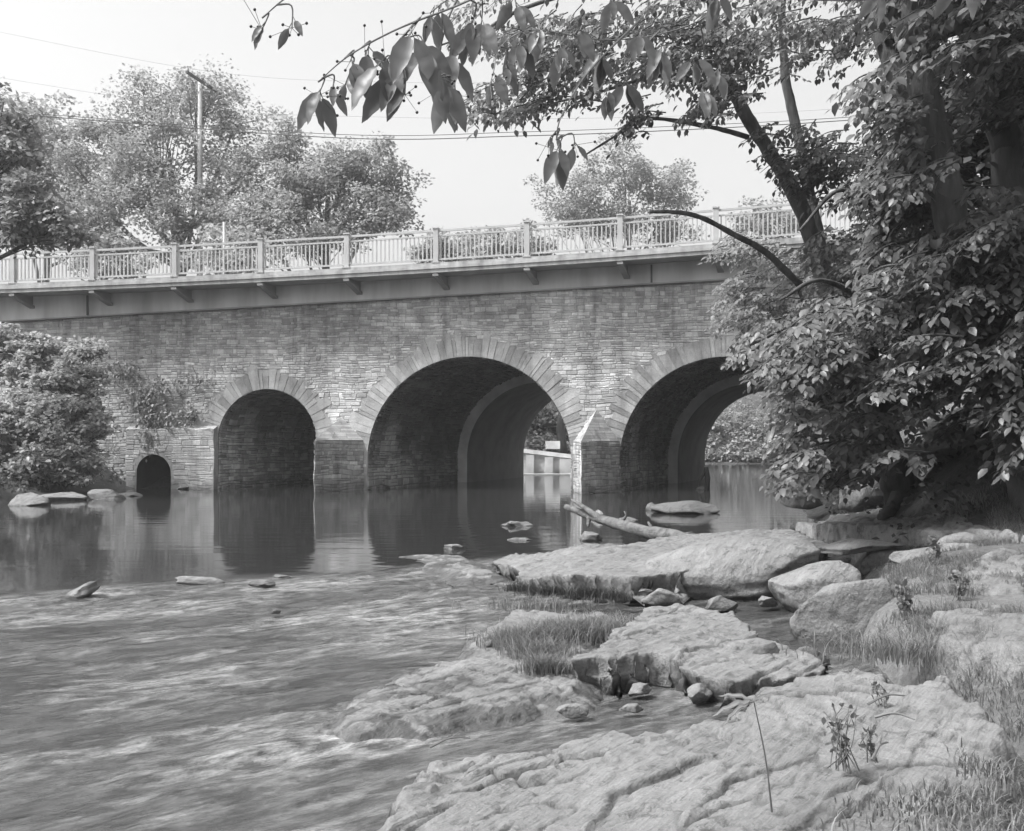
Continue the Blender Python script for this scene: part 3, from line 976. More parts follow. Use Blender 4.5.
def boulder(name, label, c, size, rot=0.0, tilt=(0, 0), mat='rock', seed=1, sub=4, group=None, cat='rock', facet=0.5, amp=0.16, flatb=0.35, ncut=14, cut=(0.5, 0.85)):
    """c: centre of the base; size: half axes; a cut and weathered block"""
    import bmesh
    bm = bmesh.new(); bmesh.ops.create_icosphere(bm, subdivisions=sub, radius=1.0)
    v = np.array([x.co for x in bm.verts]); f = np.array([[q.index for q in y.verts] for y in bm.faces]); bm.free()
    r_ = np.random.default_rng(seed)
    for k in range(ncut):          # facets: cut by random planes
        n = r_.normal(size=3); n /= np.linalg.norm(n)
        dcut = r_.uniform(*cut)
        e = v @ n - dcut
        v = v - np.where(e > 0, e * 0.97, 0)[:, None] * n
    w = fbm(v[:, 0] * 1.6 + seed, v[:, 1] * 1.6, v[:, 2] * 1.6, oct=5, seed=seed)
    st = fbm(v[:, 0] * 1.2, v[:, 1] * 1.2 + seed, v[:, 2] * 6, oct=3, seed=seed + 5)
    w2 = fbm(v[:, 0] * 6 + seed, v[:, 1] * 6, v[:, 2] * 9, oct=4, seed=seed + 8)
    v = v * (1 + amp * 0.6 * w + amp * 0.55 * st + 0.045 * w2)[:, None]
    v = v * np.asarray(size)
    v[:, 2] = np.where(v[:, 2] < -size[2] * flatb, -size[2] * flatb + (v[:, 2] + size[2] * flatb) * 0.5, v[:, 2])
    a, b = tilt
    Rx = np.array([[1, 0, 0], [0, math.cos(a), -math.sin(a)], [0, math.sin(a), math.cos(a)]])
    Ry = np.array([[math.cos(b), 0, math.sin(b)], [0, 1, 0], [-math.sin(b), 0, math.cos(b)]])
    Rz = np.array([[math.cos(rot), -math.sin(rot), 0], [math.sin(rot), math.cos(rot), 0], [0, 0, 1]])
    v = v @ (Rz @ Ry @ Rx).T
    v = v + np.asarray(c) + np.array([0, 0, size[2] * flatb])
    acc = Acc(); acc.add(v, f, 1.0)
    return tag(acc.build(name, M[mat], smooth=True), label, cat, group)


RG = 'rocks along the near right shore'
ledge('rock_ledge', 'broad pale rock shelf filling the bottom right corner of the view', [
    (362, 812, 0.03), (388, 770, 0.04), (440, 752, 0.05), (500, 748, 0.04), (560, 738, 0.06), (610, 722, 0.1), (648, 724, 0.12), (690, 716, 0.13), (742, 708, 0.16),
    (790, 690, 0.25), (850, 668, 0.36), (905, 675, 0.36), (960, 668, 0.40), (1000, 690, 0.40), (1040, 730, 0.36), (1100, 900, 0.36), (820, 1150, 0.3), (500, 1150, 0.15), (300, 1000, 0.03), (320, 860, 0.03)],
    res=0.013, ew=0.18, zb=-0.25, pw=2.4, strata=0.045, rough=0.012, wob=0.10, seed=3, group=RG, under=0.03, crk=(
        ([(455, 800, .06), (505, 776, .08), (560, 757, .09), (640, 743, .12)], 0.05, 0.03, 0.04),
        ([(590, 815, .14), (625, 783, .14), (660, 768, .16), (700, 752, .18)], 0.04, 0.05, 0.05),
        ([(392, 768, .04), (412, 772, .05), (430, 779, .05)], 0.08, 0.06, 0.02),
        ([(700, 800, .2), (740, 770, .22), (800, 740, .28), (850, 728, .32)], 0.03, 0.04, 0.04),
        ([(770, 830, .28), (830, 785, .3), (880, 762, .33), (960, 750, .36)], 0.06, 0.04, 0.05),
        ([(780, 705, .2), (830, 695, .28), (880, 690, .34)], 0.06, 0.04, 0.04),
        ([(470, 752, .05), (500, 750, .06), (528, 749, .06)], 0.05, 0.03, 0.02)))
ledge('rock_ledge', 'low wet rock shelf barely above the rippling water left of the grass tuft', [
    (300, 722, 0.01), (330, 698, 0.02), (395, 664, 0.04), (450, 652, 0.08), (466, 628, 0.12), (505, 604, 0.16), (625, 606, 0.18), (600, 690, 0.05), (592, 714, 0.01), (545, 706, 0.02), (480, 716, 0.02), (410, 729, 0.03), (340, 735, 0.03)],
    mat='rock', res=0.016, ew=0.22, zb=-0.06, pw=2.2, strata=0.020, rough=0.016, wob=0.06, seed=11, group=RG, crk=(
        ([(392, 692, .06), (424, 684, .08)], 0.05, 0.035, 0.01), ([(345, 722, .04), (380, 714, .05)], 0.05, 0.03, 0.01), ([(425, 674, .08), (465, 668, .09)], 0.04, 0.03, 0.02), ([(400, 712, .05), (470, 694, .06), (540, 676, .08)], 0.03, 0.03, 0.02)))
ledge('rock_ledge', 'undercut flat rock slab between the grass tuft and the dark pool', [
    (562, 690, 0.0, 0.2), (575, 655, 0.16), (610, 626, 0.2), (640, 604, 0.22), (690, 600, 0.23), (745, 612, 0.2), (775, 634, 0.18), (848, 657, 0.14), (838, 672, 0.1), (790, 682, 0.08), (735, 697, 0.05, 0.12), (690, 698, 0.0, 0.12), (655, 684, 0.0, 0.16), (622, 690, 0.0, 0.18)],
    res=0.016, ew=0.10, zb=-0.1, pw=2.6, strata=0.03, rough=0.018, wob=0.06, seed=23, group=RG, under=0.16, crk=(
        ([(735, 692, .1), (760, 672, .12), (790, 655, .15)], 0.10, 0.04, 0.03), ([(770, 690, .1), (800, 668, .13), (825, 655, .14)], 0.10, 0.04, 0.03), ([(660, 660, .2), (700, 640, .2), (760, 632, .2)], 0.03, 0.03, 0.03)))
ledge('rock_ledge', 'long pale rock shelf reaching left into the river below the driftwood log', [
    (480, 564, 0.02), (515, 553, 0.14), (600, 545, 0.26), (690, 532, 0.36), (800, 528, 0.40), (850, 545, 0.40), (720, 560, 0.36), (690, 600, 0, 0.28), (640, 604, 0, 0.28), (600, 602, 0, 0.26), (560, 600, 0, 0.24), (512, 590, 0, 0.14)],
    res=0.026, ew=0.14, zb=-0.15, pw=2.6, strata=0.022, rough=0.02, wob=0.10, seed=31, group=RG, under=0.3)
g = G(748, 596, 0)
boulder('boulder', 'large rounded grey rock mass behind the two pale boulders', (g[0] + 0.05, g[1] + 0.42, -0.02), (1.18, 0.62, 0.40), 0.12, (0.06, -0.05), seed=41, sub=5, group=RG, ncut=8, cut=(0.62, 0.92), amp=0.10, flatb=0.45)
ledge('rock_ledge', 'flat split rock shelf at the foot of the big leaning tree', [
    (790, 523, 0.46), (850, 511, 0.58), (930, 504, 0.72), (1000, 508, 0.8), (1060, 530, 0.8), (990, 545, 0.5, 0.66), (930, 548, 0.42, 0.62), (880, 552, 0.3, 0.58), (832, 537, 0.36, 0.52)],
    res=0.028, ew=0.16, zb=0.0, pw=2.6, strata=0.05, rough=0.03, wob=0.14, seed=43, group=RG, under=0.10)
ledge('rock_ledge', 'flat rock just awash where the riffle meets the long shelf', [
    (388, 560, 0.0), (440, 552, 0.025), (485, 556, 0.04), (506, 572, 0.04), (470, 582, 0.025), (425, 572, 0.015)],
    res=0.03, ew=0.3, zb=-0.06, strata=0.02, rough=0.012, wob=0.22, seed=71, group=RG)
ledge('rock_ledge', 'broken rock shelf showing through the grass at the right edge', [
    (915, 618, 0.3), (950, 606, 0.42), (1010, 598, 0.5), (1080, 620, 0.5), (1060, 660, 0.45), (990, 652, 0.40), (940, 640, 0.34)],
    res=0.022, ew=0.12, zb=0.1, strata=0.05, rough=0.02, wob=0.12, seed=73, group=RG)
ledge('rock_ledge', 'rough rock step between the grassy hollow and the split shelf', [
    (880, 575, 0.32), (925, 556, 0.46), (990, 548, 0.56), (1060, 560, 0.56), (1040, 588, 0.48), (960, 584, 0.44), (905, 592, 0.34)],
    res=0.025, ew=0.12, zb=0.1, strata=0.06, rough=0.02, wob=0.14, seed=79, group=RG)
ledge('rock_ledge', 'tilted rock sheet between the pool and the front shelf on the right', [
    (735, 700, 0.08), (770, 684, 0.15), (815, 668, 0.22), (870, 664, 0.30), (905, 672, 0.34), (880, 692, 0.34), (820, 702, 0.28), (770, 712, 0.2)],
    res=0.018, ew=0.08, zb=-0.05, strata=0.05, rough=0.012, wob=0.06, seed=83, group=RG, under=0.08)
g = G(851, 636, 0)
boulder('boulder', 'pale pointed boulder undercut beside the grass on the right', (g[0] + 0.02, g[1] + 0.16, 0.06), (0.54, 0.34, 0.30), 0.45, (0.12, -0.30), seed=15, group=RG, ncut=9, cut=(0.55, 0.9), amp=0.12)
g = G(818, 608, 0)
boulder('boulder', 'smooth pale boulder just behind the pointed boulder', (g[0], g[1] + 0.16, 0.06), (0.54, 0.34, 0.28), 0.4, (0.1, -0.16), seed=28, group=RG, ncut=9, cut=(0.6, 0.9), amp=0.12)
for k, (px, py, sx, sy, sz, lab) in enumerate([
    (660, 602, 0.24, 0.16, 0.12, 'pale cracked stone under the edge of the long shelf'),
    (722, 606, 0.24, 0.12, 0.09, 'flat pale stone at the lip of the narrow channel'),
    (768, 603, 0.13, 0.09, 0.09, 'small rounded stone in the channel between the big rocks'),
    (490, 652, 0.10, 0.09, 0.09, 'small dark stone left of the grass tuft'),
    (640, 690, 0.10, 0.07, 0.06, 'small stone in the dark pool beneath the undercut slab'),
    (632, 707, 0.09, 0.05, 0.03, 'low stone breaking the surface of the pool'),
    (575, 712, 0.12, 0.07, 0.05, 'pale wedge of rock at the head of the pool'),
    (700, 696, 0.14, 0.08, 0.07, 'lichen spotted stone at the right edge of the pool'),
    (765, 668, 0.22, 0.09, 0.16, 'dark broken block in the slab beside the pool'),
    (810, 662, 0.18, 0.08, 0.12, 'dark angular block near the grassy bank'),
]):
    g = G(px, py, 0.02)
    boulder('stone', lab, (g[0], g[1], 0.0), (sx, sy, sz), rng.uniform(0, 1.0), (rng.uniform(-.2, .2), rng.uniform(-.2, .2)), mat='rock_dark' if 'dark' in lab.split()[:2] else 'rock', seed=60 + k, sub=4, cat='stone', group='loose stones among the shore rocks')
for k, (px, py, w_, d_, h_, tl, lab) in enumerate([
    (81, 595, 0.24, 0.14, 0.10, -0.35, 'tilted pale stone standing in the river far left'),
    (203, 582, 0.29, 0.16, 0.10, 0.05, 'pointed pale stone at the lip of the riffle'),
    (262, 584, 0.17, 0.10, 0.05, 0.0, 'low broken stone right of the pointed riffle stone'),
    (283, 577, 0.14, 0.1, 0.05, 0.0, 'small stone behind the low broken riffle stone'),
    (276, 611, 0.06, 0.05, 0.03, 0.0, 'tiny dark stone alone in the broken water'),
    (454, 549, 0.17, 0.12, 0.10, 0.0, 'small pale stone in still water below the middle arch'),
    (421, 557, 0.35, 0.14, 0.05, 0.0, 'flat stone just awash at the end of the riffle'),
    (516, 526, 0.33, 0.2, 0.12, 0.05, 'pale stone in still water left of the driftwood'),
    (522, 540, 0.26, 0.12, 0.05, 0.0, 'low stone awash beside the long shelf'),
    (590, 540, 0.26, 0.2, 0.18, 0.0, 'upright pale stone beneath the driftwood log'),
    (598, 518, 0.28, 0.25, 0.20, 0.1, 'pale stone standing behind the driftwood log'),
]):
    g = G(px, py, 0)
    boulder('river_stone', lab, (g[0], g[1], -0.02), (w_, d_, h_), 0.1, (0, tl), mat='rock_dark' if 'tiny' in lab else 'rock', seed=90 + k, sub=4, amp=0.3, cat='stone', group='stones standing in the river', flatb=0.25)
for k, (px, py, w_, d_, h_, lab) in enumerate([
    (690, 513, 0.95, 0.6, 0.24, 'dark flat rock in the water before the right arch'),
    (672, 512, 0.35, 0.3, 0.26, 'pale block resting against the dark flat rock'),
    (652, 510, 0.2, 0.2, 0.16, 'small block left of the dark flat rock'),
    (628, 520, 0.25, 0.2, 0.1, 'low stone below the driftwood butt'),
    (104, 499, 0.72, 0.4, 0.28, 'whitish flat boulder at the left waterline by the shrub'),
    (60, 500, 1.1, 0.5, 0.22, 'grey shore slab at the far left waterline'),
    (30, 505, 0.8, 0.5, 0.3, 'rough shore block at the left edge'),
    (130, 496, 0.4, 0.3, 0.14, 'low stone right of the whitish flat boulder'),
    (182, 489, 0.28, 0.2, 0.14, 'small dark stone under the wing wall'),
    (207, 488.5, 0.3, 0.2, 0.1, 'flat stone at the foot of the left arch'),
    (10, 478, 1.0, 0.8, 0.8, 'dark boulder under the shrub at the left edge'),
    (700, 489.5, 0.22, 0.2, 0.14, 'dark small stone in the far water beyond the right arch'),
]):
    g = G(px, py, 0)
    boulder('shore_rock', lab, (g[0], g[1], -0.03), (w_, d_, h_), rng.uniform(-.2, .2), (0, rng.uniform(-.08, .08)), mat='rock_dark' if 'dark' in lab else 'rock', seed=130 + k, sub=4, cat='rock', group='rocks at the waterline near the bridge', flatb=0.25)
for k, (px, py, z, w_, d_, h_, rr, lab) in enumerate([
    (848, 556, 0.15, 0.52, 0.34, 0.22, 0.3, 'flat angular block leaning on the left end of the split shelf'),
    (888, 563, 0.22, 0.46, 0.30, 0.26, -0.2, 'wedge shaped block under the middle of the split shelf'),
    (930, 562, 0.34, 0.50, 0.30, 0.20, 0.5, 'broken slab under the right end of the split shelf'),
    (868, 546, 0.42, 0.55, 0.35, 0.12, 0.2, 'thin plate lying on the front of the split shelf'),
    (975, 556, 0.44, 0.42, 0.28, 0.18, 0.1, 'squat block above the grassy hollow'),
    (905, 585, 0.22, 0.22, 0.16, 0.12, 0.6, 'small block at the top of the grassy hollow'),
]):
    g = G(px, py, z)
    boulder('boulder', lab, (g[0], g[1] + d_ * 0.6, z - h_ * 0.5), (w_, d_, h_), rr, (0.05, -0.1), seed=230 + k, sub=4, group='blocks fallen from the split shelf', amp=0.12, ncut=18, cut=(0.42, 0.8))
# rock strata of the right bank, in the shade
for k, (px, py, Y, w_, d_, h_, lab) in enumerate([
    (925, 470, 15.5, 1.0, 0.7, 0.5, 'dark layered outcrop right of the leaning trunk'),
    (985, 455, 15.0, 1.1, 0.8, 0.6, 'dark overhanging outcrop at the right edge'),
    (1010, 420, 16.0, 1.2, 0.8, 0.5, 'upper dark outcrop beneath the right hand trees'),
    (955, 420, 17.0, 0.8, 0.6, 0.35, 'thin dark slab jutting above the layered outcrop'),
    (958, 500, 14.2, 0.9, 0.5, 0.2, 'low shaded slab below the layered outcrop'),
    (862, 488, 17.0, 0.55, 0.4, 0.6, 'grey block of rock left of the leaning trunk'),
    (800, 500, 22.0, 0.5, 0.35, 0.3, 'shaded block at the waterline under the hanging leaves'),
    (1000, 575, 9.5, 0.28, 0.22, 0.12, 'half buried stone in the grass at the right edge'),
    (958, 548, 11.0, 0.32, 0.22, 0.16, 'mossy stone above the grassy hollow'),
    (935, 540, 11.6, 0.25, 0.2, 0.15, 'broken stone below the split shelf'),
]):
    c_ = P(px, py, Y)
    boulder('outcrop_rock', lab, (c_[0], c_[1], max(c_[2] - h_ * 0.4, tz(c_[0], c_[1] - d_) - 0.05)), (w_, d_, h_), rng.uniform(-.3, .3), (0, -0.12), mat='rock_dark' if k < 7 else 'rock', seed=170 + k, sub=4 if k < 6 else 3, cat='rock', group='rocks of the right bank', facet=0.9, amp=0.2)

# driftwood log
acc = Acc()
pts = curve([P(566, 507, 16.8), P(600, 519, 16.0), P(640, 530, 15.2), P(690, 540, 14.2)], 7)
tube(acc, pts, np.linspace(0.05, 0.105, len(pts)), 10, 1.0, wob=0.2)
tube(acc, curve([P(655, 533, 14.9), P(648, 522, 15.0)], 3), np.linspace(0.04, 0.015, 3), 5)
tube(acc, curve([P(620, 524, 15.6), P(626, 516, 15.5), P(624, 511, 15.5)], 3), np.linspace(0.03, 0.008, 7), 5)
tube(acc, curve([P(600, 519, 16.0), P(585, 508, 16.2), P(572, 500, 16.5)], 4), np.linspace(0.06, 0.02, 9), 6)
tube(acc, curve([P(589, 516, 16.2), P(588, 527, 16.1)], 4), np.linspace(0.05, 0.02, 4), 6)
tag(acc.build('driftwood_log', M['driftwood'], smooth=True), 'bleached driftwood log lying from the rock shelf into the water', 'log')

# ------------------------------------------------------------------ leaves
LEAF1 = (np.array([(0, 0, 0), (0.45, 0.36, 0.06), (1, 0, -0.08), (0.5, -0.36, 0.06)]), np.array([(0, 3, 2, 1)]))
LEAF2 = (np.array([(0, 0, 0), (0.28, 0.27, 0.05), (0.62, 0.26, 0.0), (1, 0, -0.16), (0.62, -0.26, 0.0), (0.28, -0.27, 0.05), (0.30, 0, -0.02), (0.64, 0, -0.06)]),
         np.array([(0, 6, 1, 1), (6, 7, 2, 1), (7, 3, 2, 2), (0, 5, 6, 6), (6, 5, 4, 7), (7, 4, 3, 3)]))


def leaf3(n=9):
    V, Q = [], []
    for i in range(n):
        t = i / (n - 1)
        w = 0.185 * math.sin(math.pi * min(1, t ** 0.8)) ** 0.85 if 0 < t < 1 else 0.004
        sag = -0.14 * t * t + 0.02 * math.sin(t * 19)
        V += [(t, -w, sag + w * 0.35), (t, 0, sag), (t, w, sag + w * 0.35)]
    for i in range(n - 1):
        a = i * 3
        Q += [(a, a + 3, a + 4, a + 1), (a + 1, a + 4, a + 5, a + 2)]
    return np.array(V), np.array(Q)


LEAF3 = leaf3()


def unit(v):
    return v / (np.linalg.norm(v, axis=-1, keepdims=True) + 1e-9)


def add_leaves(acc, pos, d, nrm, size, tmpl, tone):
    T, Fq = tmpl
    d = unit(d); b = unit(np.cross(nrm, d)); n = np.cross(d, b)
    size = np.broadcast_to(size, (len(pos),))
    V = pos[:, None, :] + size[:, None, None] * (T[None, :, 0:1] * d[:, None] + T[None, :, 1:2] * b[:, None] + T[None, :, 2:3] * n[:, None])
    k = len(T)
    Q = (np.arange(len(pos)) * k)[:, None, None] + Fq[None]
    tn = np.repeat(np.broadcast_to(tone, (len(pos),)), k)
    V = V.reshape(-1, 3)
    # split the faces that are really triangles
    for row in range(len(Fq)):
        q = Q[:, row]
        if Fq[row][2] == Fq[row][3]: q = q[:, :3]
        if row == 0:
            acc.add(V, q, tn)
            base = acc.n - len(V)
        else:
            acc.f.append(q + base)


def clump(acc, c, rad, n, size, tmpl=LEAF1, up=0.9, droop=0.3, tone=(0.75, 1.25), flat=0.6):
    q = rng.normal(size=(n, 3)); q = unit(q) * (rng.random(n) ** 0.45)[:, None]
    pos = np.asarray(c) + q * np.asarray(rad) * np.array([1, 1, flat])
    nrm = rng.normal(size=(n, 3)); nrm[:, 2] = np.abs(nrm[:, 2]) + up; nrm = unit(nrm)
    d = rng.normal(size=(n, 3)) + q * 1.2; d[:, 2] -= droop
    d = d - nrm * np.sum(d * nrm, 1, keepdims=True)
    add_leaves(acc, pos, d, nrm, size * rng.uniform(0.7, 1.3, n), tmpl, rng.uniform(*tone, n) * rng.uniform(0.85, 1.15))


def crown_tree(name, label, base, lobes, leaf, n_clump, n_leaf, lmat, bmat, trunk_r=0.3, cl=(0.5, 1.0), cat='tree', group=None, shell=0.5, tmpl=LEAF1, trunk_top=None, up=0.9, tonerange=(0.75, 1.25), flat=0.6):
    """lobes: list of (centre, radii); clumps of leaves sit mostly in the outer part of each lobe; limbs reach them"""
    root = thing(name, label, cat, tuple(base), group)
    wood, lv = Acc(), Acc()
    base = np.asarray(base, float)
    C = np.array([l[0] for l in lobes])
    top = np.asarray(trunk_top) if trunk_top is not None else C.mean(0)
    tr = curve([base + [0, 0, -0.4], base + (top - base) * 0.33 + rng.normal(size=3) * 0.2 * np.array([1, 1, 0]), base + (top - base) * 0.66 + rng.normal(size=3) * 0.25 * np.array([1, 1, 0]), top], 5)
    tube(wood, tr, np.linspace(trunk_r, trunk_r * 0.35, len(tr)), 9, wob=0.06)
    tot = sum(np.prod(l[1]) ** (2 / 3) for l in lobes)
    for c, r in lobes:
        c, r = np.asarray(c, float), np.asarray(r, float)
        k0 = int(len(tr) * rng.uniform(0.35, 0.8))
        s = tr[k0]
        mid = (s + c) / 2 + np.array([0, 0, -0.1 * np.linalg.norm(c - s)])
        lb = curve([s, mid, c], 5)
        r0 = trunk_r * rng.uniform(0.3, 0.45)
        tube(wood, lb, np.linspace(r0, r0 * 0.3, len(lb)), 6, wob=0.05)
        n = max(3, int(n_clump * np.prod(r) ** (2 / 3) / tot))
        for _ in range(n):
            q = rng.normal(size=3); q /= np.linalg.norm(q)
            q = q * (shell + (1 - shell) * rng.random()) * rng.uniform(0.7, 1.32)
            cc = c + q * r
            rr = rng.uniform(*cl)
            clump(lv, cc, rr, int(n_leaf * rng.uniform(0.6, 1.3)), leaf, tmpl, up=up, tone=tonerange, flat=flat)
            if rng.random() < 0.6:
                st = lb[rng.integers(len(lb) // 2, len(lb))]
                tw = curve([st, (st + cc) / 2 + rng.normal(size=3) * 0.1, cc], 3)
                tube(wood, tw, np.linspace(r0 * 0.28, 0.012, len(tw)), 4, cap=False)
    wood.build('trunk', bmat, root, smooth=True)
    lv.build('crown', lmat, root)
    return root


def lobe(px, py, rx, ry, Y, dY=None):
    c = P(px, py, Y)
    k = Y / F
    return (c, (rx * k, (dY if dY else (rx + ry) / 2) * k, ry * k))


def far_base(px, Y):
    x = (px - CX) / F * Y
    return (x, Y, tz(x, Y))


FG = 'trees beyond the bridge'
crown_tree('shade_tree', 'tall broad pale tree rising behind the bridge, tallest on the left', far_base(185, 60), [
    lobe(205, 92, 42, 30, 60), lobe(150, 105, 48, 32, 60), lobe(110, 135, 36, 26, 61), lobe(235, 125, 34, 28, 59), lobe(170, 150, 55, 34, 59), lobe(150, 200, 48, 34, 58),
    lobe(215, 180, 45, 34, 58), lobe(120, 180, 36, 34, 60), lobe(190, 225, 50, 24, 57), lobe(255, 165, 30, 30, 58), lobe(90, 215, 40, 30, 59), lobe(250, 215, 34, 28, 57), lobe(75, 165, 30, 28, 61)], 0.20, 250, 135, M['leaf_far'], M['bark_far'], 0.42, (0.7, 1.5), group=FG, shell=0.35)
crown_tree('shade_tree', 'dense rounded tree between the tall pale tree and the open sky', far_base(330, 57), [
    lobe(285, 145, 34, 28, 57), lobe(345, 165, 44, 32, 57), lobe(385, 185, 34, 28, 57), lobe(290, 195, 45, 36, 56), lobe(350, 215, 45, 28, 56), lobe(262, 225, 34, 22, 55), lobe(398, 222, 22, 20, 56), lobe(320, 240, 60, 16, 55), lobe(315, 178, 30, 26, 56)],
    0.20, 180, 135, M['leaf_far'], M['bark_far'], 0.35, (0.6, 1.3), group=FG, shell=0.3)
crown_tree('shade_tree', 'hazy thin tree at the far left behind the bridge', far_base(45, 74), [
    lobe(55, 150, 36, 40, 74), lobe(85, 180, 34, 40, 74), lobe(20, 150, 40, 50, 75), lobe(60, 220, 50, 40, 73), lobe(-30, 160, 50, 60, 75), lobe(95, 230, 40, 26, 73), lobe(35, 115, 30, 24, 75)],
    0.34, 190, 65, M['leaf_far'], M['bark_far'], 0.35, (0.8, 1.6), group=FG, shell=0.3)
crown_tree('shade_tree', 'pale hazy tree behind the right half of the railing', far_base(625, 97), [
    lobe(625, 172, 50, 34, 97), lobe(572, 200, 42, 28, 97), lobe(672, 188, 34, 32, 97), lobe(610, 222, 60, 24, 97), lobe(670, 225, 30, 24, 97)],
    0.28, 170, 100, M['leaf_far'], M['bark_far'], 0.35, (0.8, 1.6), group=FG, shell=0.3)
crown_tree('shade_tree', 'small pale tree behind the railing between the leaning trunk and the right post', far_base(768, 98), [
    lobe(768, 212, 26, 20, 98), lobe(748, 226, 22, 16, 98), lobe(785, 228, 24, 18, 98)], 0.33, 50, 50, M['leaf_far'], M['bark_far'], 0.22, (0.6, 1.2), group=FG, shell=0.3)
for px, py, rx, Y, lab in ((480, 238, 30, 64, 'low pale shrub showing through the middle of the railing'), (440, 243, 24, 62, 'small shrub left of the low pale shrub behind the railing'),
                           (530, 240, 26, 66, 'hazy shrub right of the low pale shrub behind the railing'), (110, 245, 40, 56, 'dark shrub behind the left end of the railing'),
                           (235, 240, 45, 52, 'wide leafy shrub behind the railing under the tall tree')):
    b = far_base(px, Y)
    crown_tree('shrub', lab, b, [lobe(px, py, rx, 16, Y), lobe(px - rx * .6, py + 12, rx * .7, 14, Y), lobe(px + rx * .6, py + 14, rx * .7, 14, Y), lobe(px, py + 28, rx * 1.1, 18, Y)],
               0.26, 40, 55, M['leaf_far'], M['bark_far'], 0.1, (0.5, 1.0), 'shrub', 'shrubs behind the railing', shell=0.3)
# greenery seen through the arches
for px, py, rx, ry, Y, lab in ((545, 420, 40, 30, 66, 'leafy waterside tree seen through the middle arch'), (735, 425, 45, 28, 95, 'bushy far bank tree seen through the right arch'),
                               (800, 420, 50, 34, 94, 'dense far bank tree right of the right arch opening'), (690, 430, 40, 24, 96, 'low far bank bush behind the right arch'),
                               (600, 400, 50, 40, 95, 'far bank tree hidden behind the middle pier'), (480, 410, 50, 36, 68, 'far bank tree seen at the back of the middle arch')):
    b = far_base(px, Y)
    crown_tree('waterside_tree', lab, (b[0], b[1], max(b[2], 0.1)), [lobe(px, py, rx, ry, Y), lobe(px - rx * .5, py + 14, rx * .7, ry * .7, Y - 1), lobe(px + rx * .6, py + 10, rx * .7, ry * .8, Y - 1), lobe(px - rx * .3, 448, rx * .8, 12, Y - 3), lobe(px + rx * .5, 450, rx * .8, 11, Y - 3)],
               0.3, 150, 70, M['leaf_far'], M['bark_far'], 0.28, (0.6, 1.3), 'tree', 'trees on the far bank', shell=0.2)
for k, (px, lab) in enumerate(((680, 'far bank bush at the left of the right arch opening'), (712, 'far bank bush hanging over the far water line'), (742, 'far bank bush in the middle of the right arch view'), (775, 'far bank bush right of the middle one'), (810, 'far bank bush behind the leafy boughs'), (530, 'bush above the weir at its left end'), (575, 'bush above the weir at its right end'))):
    Y = 89.0 if k < 5 else 66.0
    b = far_base(px, Y)
    crown_tree('waterside_bush', lab, (b[0], b[1], max(b[2], 0.0)), [lobe(px, 450, 24, 15, Y), lobe(px - 14, 457, 18, 8, Y - 1), lobe(px + 14, 456, 18, 9, Y - 1), lobe(px, 430, 22, 16, Y + 1)], 0.3, 80, 70, M['leaf_left'], M['bark_far'], 0.1, (0.5, 1.0), 'shrub', 'bushes on the far bank', shell=0.1)
acc = Acc()
tube(acc, curve([P(563, 455, 60), P(561, 430, 60), P(564, 395, 60)], 5), np.linspace(0.3, 0.22, 11), 8)
tag(acc.build('tree_trunk', M['bark_dark'], smooth=True), 'bare dark trunk above the white weir seen through the middle arch', 'tree trunk')

# left bank: drooping tree, leafy shrub, ivy
crown_tree('overhanging_tree', 'dark leafy tree drooping over the left end of the railing', far_base(-130, 31), [
    lobe(40, 215, 40, 26, 29.5),
    lobe(10, 150, 34, 50, 30), lobe(35, 190, 34, 34, 29.5), lobe(60, 225, 26, 22, 29.5), lobe(15, 225, 34, 22, 29.5), lobe(72, 238, 16, 14, 29), lobe(-40, 160, 60, 80, 31), lobe(-30, 235, 40, 30, 30), lobe(-70, 80, 60, 60, 31)],
    0.17, 260, 90, M['leaf_left'], M['bark_dark'], 0.3, (0.35, 0.75), trunk_top=P(-75, 120, 31), shell=0.25, tmpl=LEAF2, up=0.5)


def lobe_b(px, py, rx, ry, Y):
    return lobe(px, py, rx, ry, Y, rx * 0.8)


crown_tree('leafy_shrub', 'big light leafy shrub spilling over the left bank beside the culvert', (P(75, 480, 33.5)[0], 33.5, tz(P(75, 480, 33.5)[0], 33.5)), [
    lobe_b(77, 410, 38, 24, 33.5), lobe_b(60, 425, 36, 28, 33), lobe_b(82, 438, 28, 22, 33), lobe_b(67, 460, 36, 24, 32.5), lobe_b(40, 400, 30, 24, 34), lobe_b(70, 380, 34, 22, 34), lobe_b(20, 440, 24, 30, 33)],
    0.155, 260, 80, M['leaf_bush'], M['bark_dark'], 0.09, (0.25, 0.55), 'shrub', 'shrubs on the left bank', shell=0.35, tmpl=LEAF2, flat=0.45)
crown_tree('leafy_shrub', 'upper layered shrub at the left edge below the deck', (P(35, 400, 35)[0], 35, tz(P(35, 400, 35)[0], 35)), [
    lobe_b(40, 345, 22, 14, 34.8), lobe_b(75, 352, 24, 12, 35), lobe_b(30, 370, 26, 20, 34.5), lobe_b(78, 375, 26, 14, 35), lobe_b(-5, 350, 30, 30, 35)],
    0.165, 110, 80, M['leaf_bush'], M['bark_dark'], 0.08, (0.3, 0.6), 'shrub', 'shrubs on the left bank', shell=0.3, tmpl=LEAF2, flat=0.35)
crown_tree('leafy_shrub', 'low shrub at the left edge of the view above the shore blocks', (P(5, 480, 32.5)[0], 32.5, tz(P(5, 480, 32.5)[0], 32.5)), [
    lobe_b(-5, 450, 26, 26, 32.3), lobe_b(35, 462, 26, 20, 32), lobe_b(-30, 420, 30, 30, 33), lobe_b(10, 415, 26, 22, 33)],
    0.18, 90, 80, M['leaf_left'], M['bark_dark'], 0.08, (0.3, 0.6), 'shrub', 'shrubs on the left bank', shell=0.3, tmpl=LEAF2, flat=0.4)
